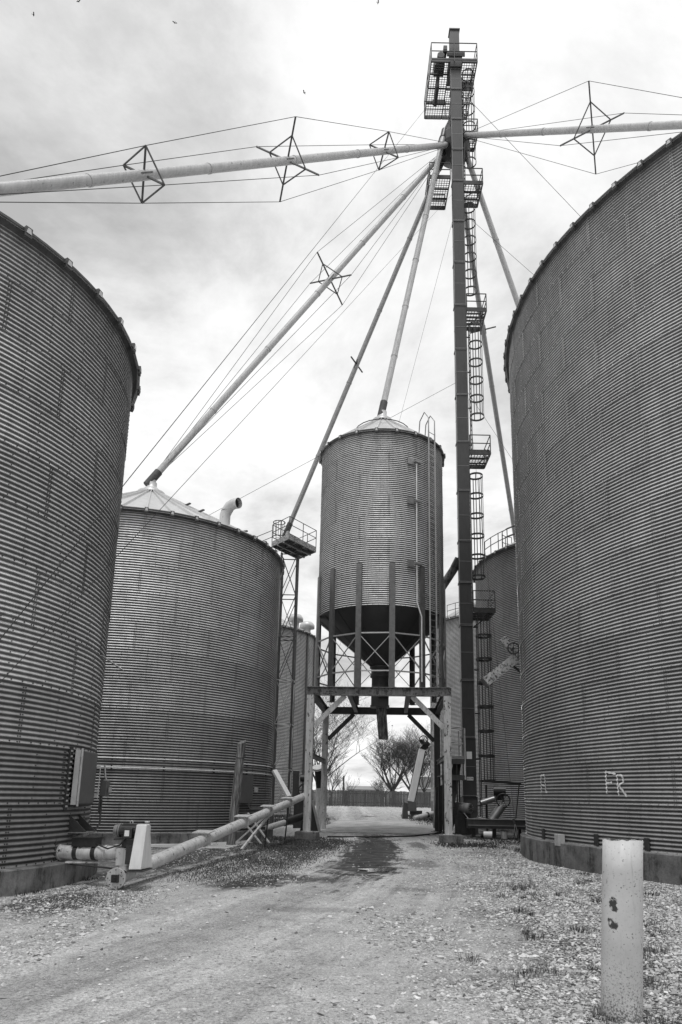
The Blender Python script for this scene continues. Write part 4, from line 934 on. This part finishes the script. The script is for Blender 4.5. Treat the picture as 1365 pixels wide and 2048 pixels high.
def bucket(x, y, lab, tilt=0):
    b = thing('paint_bucket', (x, y, GZ(y)), lab, 'bucket'); s = MB(); z = GZ(y)
    if tilt:
        s.tube((x-.17, y, z+.17), (x+.22, y-.1, z+.16), .15, .17, n=18); s.build('bucket_body', 'plastic_white', b); MB().tube((x-.30, y+.03, z+.17), (x-.17, y, z+.17), .165, n=18).build('bucket_lid', 'rubber', b)
    else:
        s.tube((x, y, z), (x, y, z+.36), .14, .16, n=18); s.build('bucket_body', 'white_pipe', b); MB().tube((x, y, z+.345), (x, y, z+.385), .172, n=18).build('bucket_lid', 'rubber', b)
bucket(6.95, 35.05, 'white bucket lying on its side below the drag conveyor', 1); bucket(7.75, 35.0, 'stained white bucket standing below the drag conveyor')
sp = thing('access_platform', (5.6, 37.0, .05), 'small railed steel access platform beside the elevator leg', 'platform')
for z, y1 in ((3.72, 38.0), (2.92, 37.6)): s = MB(); s.box((5.55, 37.0, z), (1.15, 1.6, .06)); s.box((5.55, 36.18, z-.08), (1.15, .05, .26)); s.build('deck', 'dark_beam', sp)
rail_box(5.0, 6.12, 36.18, 37.8, 3.75, 1.55, 'FR', sp, 'strut_galv')
MB().bar((6.14, 36.2, 2.75), (6.14, 36.2, 5.3), .09, .09).build('corner_post', 'white_pipe', sp)
for p in ((5.05, 36.25), (5.75, 36.25), (5.05, 37.75), (6.1, 37.75)): MB().bar((*p, .05), (*p, 3.7), .07, .07).build('platform_leg', 'black_steel', sp)
MB().bar((5.2, 36.4, .3), (5.95, 37.4, 3.6), .45, .06).build('stair_stringer', 'dark_beam', sp)
s = MB(); [s.bar((5.05, 36.2, z), (5.75, 36.2, z), .03, .03) for z in (.6, 1.0, 1.4)]; s.build('cross_rail', 'ladder_steel', sp)
ch = thing('feed_chute', (5.4, 39.2, .05), 'dark sheet-metal chute leaning by the access platform', 'chute')
s = MB(); s.hull([(5.0, 38.6, 2.4), (5.6, 38.6, 2.6), (5.0, 39.2, 2.4), (5.6, 39.2, 2.6), (4.9, 38.6, .3), (5.3, 38.6, .1), (4.9, 39.2, .3), (5.3, 39.2, .1)]); s.build('chute_body', 'motor_dark', ch)
s = MB(); s.hull([(5.5, 37.9, 1.2), (6.0, 37.9, 1.3), (5.4, 38.4, 1.2), (6.0, 38.4, 1.3), (5.6, 37.9, .2), (5.75, 37.9, .2), (5.6, 38.3, .2), (5.75, 38.3, .2)]); s.build('chute_foot', 'grey_box', ch)
# old auger head on the huge bin
ah = thing('sidewall_auger_head', (6.62, 26.15, 7.0), 'weathered pale auger head with a hand wheel sticking out of the huge bin wall', 'auger head')
P, Q = V((5.22, 26.1, 6.02)), V((6.52, 26.2, 7.06)); d = (Q-P).normalized(); nn = d.cross(V((0, 1, 0))).normalized()
s = MB(); s.frame((P+Q)/2, V((0, 1, 0)), nn, d, .30, .36, (Q-P).length); s.build('outlet_box', 'weathered', ah)
s = MB(); s.frame(P-d*.01, V((0, 1, 0)), nn, d, .36, .42, .05); s.build('outlet_rim', 'dark_beam', ah)
s = MB(); s.bar(V((5.92, 26.1, 7.72)), V((6.62, 26.2, 6.86)), .28, .26, up=(0, -1, 0)); s.build('cross_box', 'weathered', ah)
MB().bar((6.3, 26.3, 6.75), (6.95, 26.6, 6.3), .07, .07).build('support_strut', 'dark_beam', ah)
s = MB(); s.hull([(6.45, 25.95, 7.05), (6.72, 25.95, 7.45), (6.85, 25.95, 6.75), (6.45, 26.3, 7.05), (6.72, 26.3, 7.45), (6.85, 26.3, 6.75)]); s.build('wall_flange', 'beam_rust', ah)
s = MB(); c = V((6.26, 25.80, 7.28)); s.path([c+V((.21*math.cos(a), 0, .21*math.sin(a))) for a in [2*math.pi*i/20 for i in range(20)]], .026, 6, closed=True); s.tube(c, c+V((0, .15, 0)), .05, n=10); s.bar(c-V((.19, 0, 0)), c+V((.19, 0, 0)), .02, .02); s.bar(c-V((0, 0, .19)), c+V((0, 0, .19)), .02, .02); s.build('hand_wheel', 'motor_dark', ah)
tb_ = thing('turnbuckle', (8.1, 34.0, 0), 'rusty turnbuckle and looped strap at the foot of the thin guy wire', 'turnbuckle')
MB().tube((8.02, 34.2, .95), (8.05, 34.1, .72), .05, n=10).build('turnbuckle_body', 'motor_dark', tb_)
MB().path([(8.05, 34.1, .72), (8.0, 34.0, .4), (8.08, 33.95, .12), (8.14, 34.0, .4), (8.07, 34.1, .72)], .018, 6).build('strap', 'strut_galv', tb_)
# slanted transfer spout at the leg
tsp = thing('transfer_spout', (4.9, 39.5, 12), 'short rusty transfer spout slanting from the leg behind the hopper bin', 'spout')
MB().tube((6.3, 38.6, 14.8), (4.6, 39.8, 12.2), .24, n=18).build('pipe', 'beam_rust', tsp); MB().tube((6.2, 38.65, 14.6), (6.45, 38.5, 15.1), .28, n=16).build('inlet_collar', 'leg_paint', tsp)
# far white boxed conveyor
wc = thing('incline_conveyor', (5.4, 55, GZ(55)), 'white boxed incline conveyor with a wheel on its head in front of the fence', 'conveyor')
P, Q = V((5.22, 55, 1.55)), V((6.12, 55.4, 5.45)); s = MB(); s.bar(P, Q, .46, .42, up=(0, -1, 0)); s.build('conveyor_casing', 'white_sheet', wc)
MB().bar(P+V((.27, .05, 0)), Q+V((.27, .05, -.1)), .08, .44, up=(0, -1, 0)).build('casing_side', 'motor_dark', wc)
s = MB(); s.bar(Q, Q+V((.5, .1, .55)), .4, .42, up=(0, -1, 0)); s.bar(Q+V((-.15, 0, .75)), Q+V((.45, 0, .1)), .22, .3, up=(0, -1, 0)); s.build('head_box', 'motor_dark', wc)
spoked('head_wheel', Q+V((.1, -.3, .72)), (0, 1, 0), .32, wc)
s = MB(); s.box((5.3, 55, 1.2), (.65, .6, .7)); s.box((5.35, 55, .6), (.3, .3, .6)); s.build('boot_box', 'grey_box', wc)
s = MB(); s.hull([(4.55, 54.7, .2), (5.0, 54.7, .2), (4.55, 55.3, .2), (5.0, 55.3, .2), (4.65, 54.7, 1.5), (4.95, 54.7, 1.4), (4.65, 55.3, 1.5), (4.95, 55.3, 1.4)]); s.build('guard_box', 'dark_beam', wc)
s = MB(); s.box((5.6, 55, .75), (.9, .5, .3)); s.build('motor_mount', 'motor_dark', wc)
wt = thing('feed_tube', (7, 54, .3), 'white tube lying on the ground behind the bin stand', 'tube')
MB().tube((5.3, 53.4, .38), (7.6, 54.6, .95), .17, n=16).build('tube', 'white_pipe', wt); MB().tube((6.3, 53.92, .63), (6.4, 53.97, .655), .2, n=16).build('tube_joint', 'motor_dark', wt)

# ------------------------------------------------------------------ fence, house, trees
FY = 88.0; fz = GZ(FY)
fe = thing('board_fence', (6, FY, fz), 'weathered vertical board fence at the far side of the yard', 'fence')
s = MB(); rd = random.Random(3); x = -22.
while x < 40:
    h = 1.80+rd.uniform(-.05, .05); wd = .145; yj = rd.uniform(-.012, .012)
    s.add([(x, FY+yj, fz), (x+wd, FY+yj, fz), (x+wd, FY+yj, fz+h-.05), (x+wd*.7, FY+yj, fz+h), (x+wd*.3, FY+yj, fz+h), (x, FY+yj, fz+h-.05)]+[(x, FY+yj+.02, fz), (x+wd, FY+yj+.02, fz), (x+wd, FY+yj+.02, fz+h-.05), (x+wd*.7, FY+yj+.02, fz+h), (x+wd*.3, FY+yj+.02, fz+h), (x, FY+yj+.02, fz+h-.05)],
          [(0, 1, 2, 3, 4, 5), (11, 10, 9, 8, 7, 6)]+[(i, 6+i, 6+(i+1) % 6, (i+1) % 6) for i in range(6)]); x += wd+rd.uniform(.004, .02)
s.build('fence_boards', 'fence_wood', fe)['kind'] = 'stuff'
for z in (.4, 1.45): MB().box((9, FY+.06, fz+z), (62, .05, .09)).build('fence_rail', 'fence_wood', fe)
for i in range(26): MB().box((-21.5+i*2.44, FY+.12, fz+.9), (.1, .1, 1.85)).build('fence_post', 'fence_wood', fe)
hsx = thing('house', (14.5, 112, 1.1), 'low house with a dark gable roof beyond the fence', 'house')
MB().box((14.5, 114, 2.2), (7, 6, 2.4)).build('wall', 'house_wall', hsx)
s = MB(); s.add([(10.6, 110.6, 3.35), (18.4, 110.6, 3.35), (18.4, 117.4, 3.35), (10.6, 117.4, 3.35), (11.6, 114, 5.1), (18.4, 114, 5.1)], [(0, 1, 5, 4), (3, 4, 5, 2), (0, 4, 3), (1, 2, 5), (3, 2, 1, 0)]); s.build('roof', 'house_roof', hsx)
MB().box((14.5, 110.55, 3.3), (8, .1, .18)).build('fascia', 'white_sheet', hsx)
sh = thing('shed', (3.6, 104, 1.0), 'low pale shed just above the fence top', 'shed')
MB().box((3.4, 104, 1.9), (5, 3, 1.9)).build('wall', 'house_wall', sh); s = MB(); s.hull([(.7, 102.3, 2.85), (6.1, 102.3, 2.85), (.7, 105.7, 2.85), (6.1, 105.7, 2.85), (.9, 104, 3.35), (5.9, 104, 3.35)]); s.build('roof', 'strut_galv', sh)
def tree(label, x, y, h, seed, lean=(0, 0), spread=.5, forks=3, trunk_h=.22, r0=.28, levels=5, up=.22):
    rd = random.Random(seed); z = GZ(min(y, 110))
    t = thing('bare_tree', (x, y, z), label, 'tree', 'bare trees beyond the fence')
    tm, cm = MB(), MB()
    def branch(p, d, ln, r, lv):
        segs = 4 if lv < 3 else 3; pts = [p]; rs = [r]; dd = d.copy()
        for i in range(segs):
            dd = (dd+V((rd.uniform(-.16, .16), rd.uniform(-.16, .16), rd.uniform(-.04, .16)))).normalized()
            pts.append(pts[-1]+dd*(ln/segs)); rs.append(max(.008, r*(1-.55*(i+1)/segs)))
        (tm if lv == 0 else cm).path(pts, rs, 7 if lv < 2 else (4 if lv < 4 else 3))
        if lv >= levels: return
        k = forks+1 if lv == 0 else rd.choice((5, 5, 6) if lv < 3 else ((4, 4, 5) if lv < 4 else (2, 3, 3)))
        for i in range(k):
            f = rd.uniform(.55, 1.0) if lv == 0 else rd.uniform(.25, 1.0); j = min(segs-1, int(f*segs)); q = pts[j].lerp(pts[j+1], f*segs-j)
            az = rd.uniform(0, 2*math.pi) if lv else 2*math.pi*(i+rd.uniform(-.3, .3))/k
            el = V((math.cos(az), math.sin(az), 0)); base = (pts[j+1]-pts[j]).normalized()
            nd = (base*(1-spread*.45)+el*(spread*rd.uniform(.6, 1.3))+V((0, 0, up if lv < 3 else up*.3))).normalized()
            branch(q, nd, ln*rd.uniform(.46, .74) if lv else ln*rd.uniform(1.5, 2.3), max(.009, rs[j+1]*rd.uniform(.45, .7)), lv+1)
    branch(V((x, y, z-.1)), V((lean[0], lean[1], 1)).normalized(), h*trunk_h, r0, 0)
    tm.build('trunk', 'bark', t); cm.build('crown', 'bark', t)
tree('broad bare tree with many upright limbs behind the fence', 6.8, 97, 11.5, 5, spread=.78, forks=8, r0=.36, levels=5)
tree('tall bare tree with forking trunk beside the house', 9.6, 99, 11.2, 12, spread=.66, forks=7, r0=.28, levels=5)
tree('slim bare tree in front of the house roof', 11.6, 101, 10.8, 21, spread=.6, forks=5, r0=.22, levels=5)
tree('large bare tree partly hidden by the stand post', -3.0, 95, 15.5, 33, spread=.8, forks=8, r0=.36, levels=5)
tree('small dark bare tree beside the large one', -1.4, 93, 6.0, 41, spread=.5, forks=4, r0=.18, levels=4)
tree('short broken bare tree near the fence', .8, 94, 4.6, 55, spread=.6, forks=3, r0=.15, levels=3)
tree('low bushy bare tree above the pale shed', 5.3, 95, 4.6, 60, spread=.75, forks=6, r0=.12, levels=4, up=.05)
s = MB(); s.tube((.25, 92, 0), (.25, 92, 4.4), .1, n=8); tag(s.build('stump_pole', 'bark'), 'pale bare pole standing behind the fence', 'pole')

# ------------------------------------------------------------------ bollard in the gravel
bo = thing('pipe_bollard', (2.445, 6.7, 0), 'hollow white-painted steel pipe bollard with chipped paint in the gravel', 'bollard')
s = MB(); n = 48; RO, RI = .172, .158; hts = [-.15, .0, .4, .8, 1.2, 1.47]; vs = []; rdb = random.Random(2)
jag = [rdb.uniform(-.006, .008) for _ in range(n)]
for k_, z in enumerate(hts):
    for i in range(n):
        a = 2*math.pi*i/n; vs.append((2.445+.075*z+RO*math.cos(a), 6.7+RO*math.sin(a), z+(jag[i] if k_ == 5 else 0)))
for k_, z in enumerate((1.47, .6)):
    for i in range(n):
        a = 2*math.pi*i/n; vs.append((2.445+.075*z+RI*math.cos(a), 6.7+RI*math.sin(a), z+(jag[i] if k_ == 0 else 0)))
fs = [(k_*n+i, k_*n+(i+1) % n, (k_+1)*n+(i+1) % n, (k_+1)*n+i) for k_ in range(7) for i in range(n)]
s.add(vs, fs, 0, True); s.mi = [0]*(5*n)+[1]*(2*n); s.sm = [True]*(5*n)+[False]*n+[True]*n
s.build('pipe_wall', ['bollard_paint', 'beam_rust'], bo)

# ------------------------------------------------------------------ loose stones, grass, birds
def soup(name, verts, faces, tone, mat, label):
    me = bpy.data.meshes.new(name); me.from_pydata(verts.tolist(), [], faces.tolist()); me.materials.append(MATS[mat])
    at = me.color_attributes.new('tone', 'FLOAT_COLOR', 'POINT'); c = np.ones((len(verts), 4), np.float32); c[:, :3] = tone[:, None]; at.data.foreach_set('color', c.ravel())
    o = bpy.data.objects.new(name, me); col.objects.link(o); return tag(o, label, None, None, 'stuff')
def stones():
    rs = np.random.RandomState(5); M_ = 700000
    y = 4.2+30*rs.rand(M_)**1.9; x = -6.5+15*rs.rand(M_)
    e_ = x-(.35+.155*y); nz = .9*np.sin(x*1.7+y*.6)+.7*np.sin(y*1.3-x*.8)+.5*np.sin(x*4.1+1)*np.sin(y*3.1)
    pr = 1/(1+np.exp(-(e_+nz*.7)*1.6)); pr = np.where((x < -3.4+.02*y) & (y < 15.2), np.maximum(pr, .45), pr); pr = np.where((x < -1.2+.03*y) & (y >= 15.2), np.maximum(pr, .13), pr); pr = np.maximum(pr, .035)
    strip = (np.abs(x-(1.15+.075*(y-26.5))) < .95) & (y > 18); pr = np.where(strip, pr*.15, pr)
    clump = .5+.5*np.sin(x*5.3+2*np.sin(y*2.1))*np.sin(y*4.7+1.7*np.sin(x*3.3)); pr = pr*(.35+.65*clump)
    keep = rs.rand(M_) < pr*np.clip(16/(y+4), .25, 1)
    inb = ((x+11.58)**2+(y-15.56)**2 < 6.35**2) | ((x-18.06)**2+(y-23.3)**2 < 12.1**2) | ((x+9.67)**2+(y-32.68)**2 < 6.8**2) | ((x-2.445)**2+(y-6.7)**2 < .19**2)
    keep &= ~inb; x, y = x[keep], y[keep]; n_ = len(x)
    r = np.clip(.0090*np.exp(.5*rs.randn(n_)), .004, .034)*(1+.022*y)
    z = np.array([H(a, b) for a, b in zip(x, y)])
    base = np.array([(1, 0, 0), (0, 1, 0), (-1, 0, 0), (0, -1, 0), (0, 0, 1), (0, 0, -1)], float)
    fb = np.array([(0, 1, 4), (1, 2, 4), (2, 3, 4), (3, 0, 4), (1, 0, 5), (2, 1, 5), (3, 2, 5), (0, 3, 5)])
    v = base[None]*(1+.35*rs.randn(n_, 6, 1)*.6)+.25*rs.randn(n_, 6, 3)
    th = rs.rand(n_)*6.283; c_, s_ = np.cos(th)[:, None], np.sin(th)[:, None]
    vx = v[..., 0]*1.25*c_-v[..., 1]*.85*s_; vy = v[..., 0]*1.25*s_+v[..., 1]*.85*c_; vz = v[..., 2]*.6
    verts = np.stack([x[:, None]+vx*r[:, None], y[:, None]+vy*r[:, None], z[:, None]+vz*r[:, None]+.2*r[:, None]], -1).reshape(-1, 3)
    faces = (fb[None]+6*np.arange(n_)[:, None, None]).reshape(-1, 3)
    tone = np.repeat(np.clip(.44+.14*rs.randn(n_), .09, .75), 6)
    soup('gravel', verts, faces, tone, 'stone', 'loose pale limestone gravel over the yard'); print('stones', n_)
stones()
def grass():
    rs = np.random.RandomState(8); bl = []
    def tuft(x, y, n, ln, sp, tn):
        for _ in range(n):
            a = rs.rand()*6.283; d = sp*rs.rand()**.7; bl.append((x+d*math.cos(a), y+d*math.sin(a), a+rs.randn()*.6, ln*(.4+.8*rs.rand()), .45+.9*rs.rand(), tn*(.4+1.2*rs.rand())))
    for i in range(150):     # single weeds in the gravel on the right
        y = 5.6+15*rs.rand()**1.4; x = .35+.155*y+.2+(5.0+.15*y)*rs.rand()
        if (x-18.06)**2+(y-23.3)**2 < 12.15**2: continue
        tuft(x, y, rs.randint(10, 70), .04+.10*rs.rand(), .05+.16*rs.rand(), .07)
    for (x, y, n, ln, sp) in ((3.35, 6.9, 90, .20, .16), (3.2, 7.9, 60, .12, .16), (2.25, 6.55, 50, .10, .14), (2.7, 6.55, 40, .08, .12), (2.9, 8.4, 50, .1, .16), (1.9, 8.1, 50, .1, .18), (1.55, 8.9, 40, .12, .15), (3.9, 9.5, 70, .16, .2), (3.4, 10.8, 60, .16, .18), (2.6, 10.2, 50, .13, .15), (4.6, 11.5, 60, .15, .2), (3.0, 12.6, 50, .14, .2), (4.9, 14.2, 60, .15, .25), (3.7, 14.6, 60, .12, .3), (3.9, 16.2, 80, .1, .4), (3.75, 6.3, 50, .3, .1)):
        tuft(x, y, int(n*1.8), ln*.8, sp*1.1, .07)
    for i in range(60):
        a = ang(RC, 6.4, 26)+(ang(RC, 10.5, 13.5)-ang(RC, 6.4, 26))*rs.rand(); p = cyl_pt(RC, 12.12+.1*rs.rand(), a, 0); tuft(p.x, p.y, 26, .06+.09*rs.rand(), .16, .05)
    for i in range(26):
        a = R_(-75+85*rs.rand()); p = cyl_pt(LC, 6.28+.1*rs.rand(), a, 0); tuft(p.x, p.y, 20, .05+.06*rs.rand(), .14, .05)
    for i in range(14):
        a = 6.283*rs.rand(); tuft(2.445+.2*math.cos(a), 6.7+.2*math.sin(a), 9, .05+.06*rs.rand(), .05, .05)
    def patch(n, fx, fy, ln, tn, rej=None):
        for _ in range(n):
            x, y = fx(rs.rand(), rs.rand()), 0
            x, y = x; x += .28*rs.randn(); y += .5*rs.randn()
            if ((x+9.67)**2+(y-32.68)**2 < 6.7**2) or ((x+11.58)**2+(y-15.56)**2 < 6.3**2): continue
            k = .5+.5*math.sin(x*2.3+1.3*math.sin(y*.9))*math.sin(y*1.1+x)
            if rs.rand() > .3+.7*k: continue
            bl.append((x, y, rs.rand()*6.283, ln*(.4+.8*rs.rand()), .4+.9*rs.rand(), tn*(.35+1.3*rs.rand())))
    patch(34000, lambda a, b: (-3.9+2.3*a+.13*(16+16*b-16), 16+16*b), None, .055, .085)
    patch(16000, lambda a, b: (-3.4+2.6*a, 26+7*b), None, .075, .085)
    patch(3000, lambda a, b: (-5.2+1.6*a, 12+2.2*b), None, .035, .06)
    patch(6000, lambda a, b: (-4.5+3.6*a-.6*b, 43+17*b), None, .2, .055)
    patch(6000, lambda a, b: (5.2+5*a, 46+15*b), None, .2, .055)
    patch(2500, lambda a, b: (4.0+2.2*a, 28.2+2.6*b), None, .10, .05)
    patch(2500, lambda a, b: (6.3+3*a, 30.5+4.5*b), None, .10, .05)
    patch(4000, lambda a, b: (-12+36*a, 84.5+3*b), None, .3, .09)
    B = np.array(bl); n_ = len(B); x, y, a, l, cv, tn = B.T; wv = .0024+.00034*np.clip(y-8, 0, 40)
    z = np.array([H(p, q) if q < 60 else GZ(q) for p, q in zip(x, y)])
    dx, dy = np.cos(a), np.sin(a); px, py = -dy*wv, dx*wv; k = cv*.75
    m_ = np.stack([x+dx*l*k*.35, y+dy*l*k*.35, z+l*.6], -1); t_ = np.stack([x+dx*l*k, y+dy*l*k, z+l*(1-.35*cv)], -1); o_ = np.stack([x, y, z-.01], -1); p_ = np.stack([px, py, 0*px], -1)
    verts = np.stack([o_-p_, o_+p_, m_+p_*.8, m_-p_*.8, t_], 1).reshape(-1, 3)
    fb = np.array([(0, 1, 2), (0, 2, 3), (3, 2, 4)]); faces = (fb[None]+5*np.arange(n_)[:, None, None]).reshape(-1, 3)
    soup('grass', verts, faces, np.repeat(tn, 5), 'grass_blade', 'short rough grass and weeds along the drive'); print('blades', n_)
grass()
def bird(x, y, z, rz, lab, sc_=1., perched=False):
    b = thing('bird', (x, y, z), lab, 'bird', 'birds'); s = MB(); M_ = Matrix.Rotation(rz, 3, 'Z'); c = V((x, y, z))
    f = lambda *p: c+M_ @ (V(p)*sc_)
    s.path([f(-.17, 0, 0), f(-.08, 0, .01), f(.04, 0, .02), f(.13, 0, .045), f(.18, 0, .04)], [.012*sc_, .05*sc_, .065*sc_, .04*sc_, .008*sc_], 8); s.add([f(-.15, -.03, 0), f(-.15, .03, 0), f(-.32, .05, 0), f(-.32, -.05, 0), f(-.2, 0, .012)], [(0, 1, 4), (1, 2, 4), (2, 3, 4), (3, 0, 4), (3, 2, 1, 0)])
    s.build('body', 'bird', b)
    for q in (-1, 1):
        w_ = MB(); up_ = .02 if perched else .14
        sp_ = .08 if perched else .45
        w_.add([f(.08, q*.04, .03), f(-.06, q*.04, .03), f(-.10, q*sp_*.6, .03+up_), f(-.02 if not perched else -.25, q*sp_, .02+up_*.7), f(.10, q*sp_*.55, .04+up_), f(.0, q*sp_*.5, .06+up_)], [(0, 1, 5), (1, 2, 5), (2, 3, 5), (3, 4, 5), (4, 0, 5), (4, 3, 2, 1, 0)]); w_.build('wing', 'bird', b)
bird(7.95, 38.05, 21.62, 2.6, 'small dark bird perched on the elevator rest platform', .9, True)
for (x, y, z, rz) in ((-23.3, 40, 56.2, .4), (-20.2, 40, 57.5, 1.2), (-13.1, 40, 55.7, 2.0), (1.5, 40, 58.0, .1), (-3.6, 40, 49.7, 2.8), (1.95, 70, 8.35, .5), (4.84, 70, 8.65, 2.9)):
    bird(x, y, z, rz, 'small dark bird in flight against the clouds', .42)
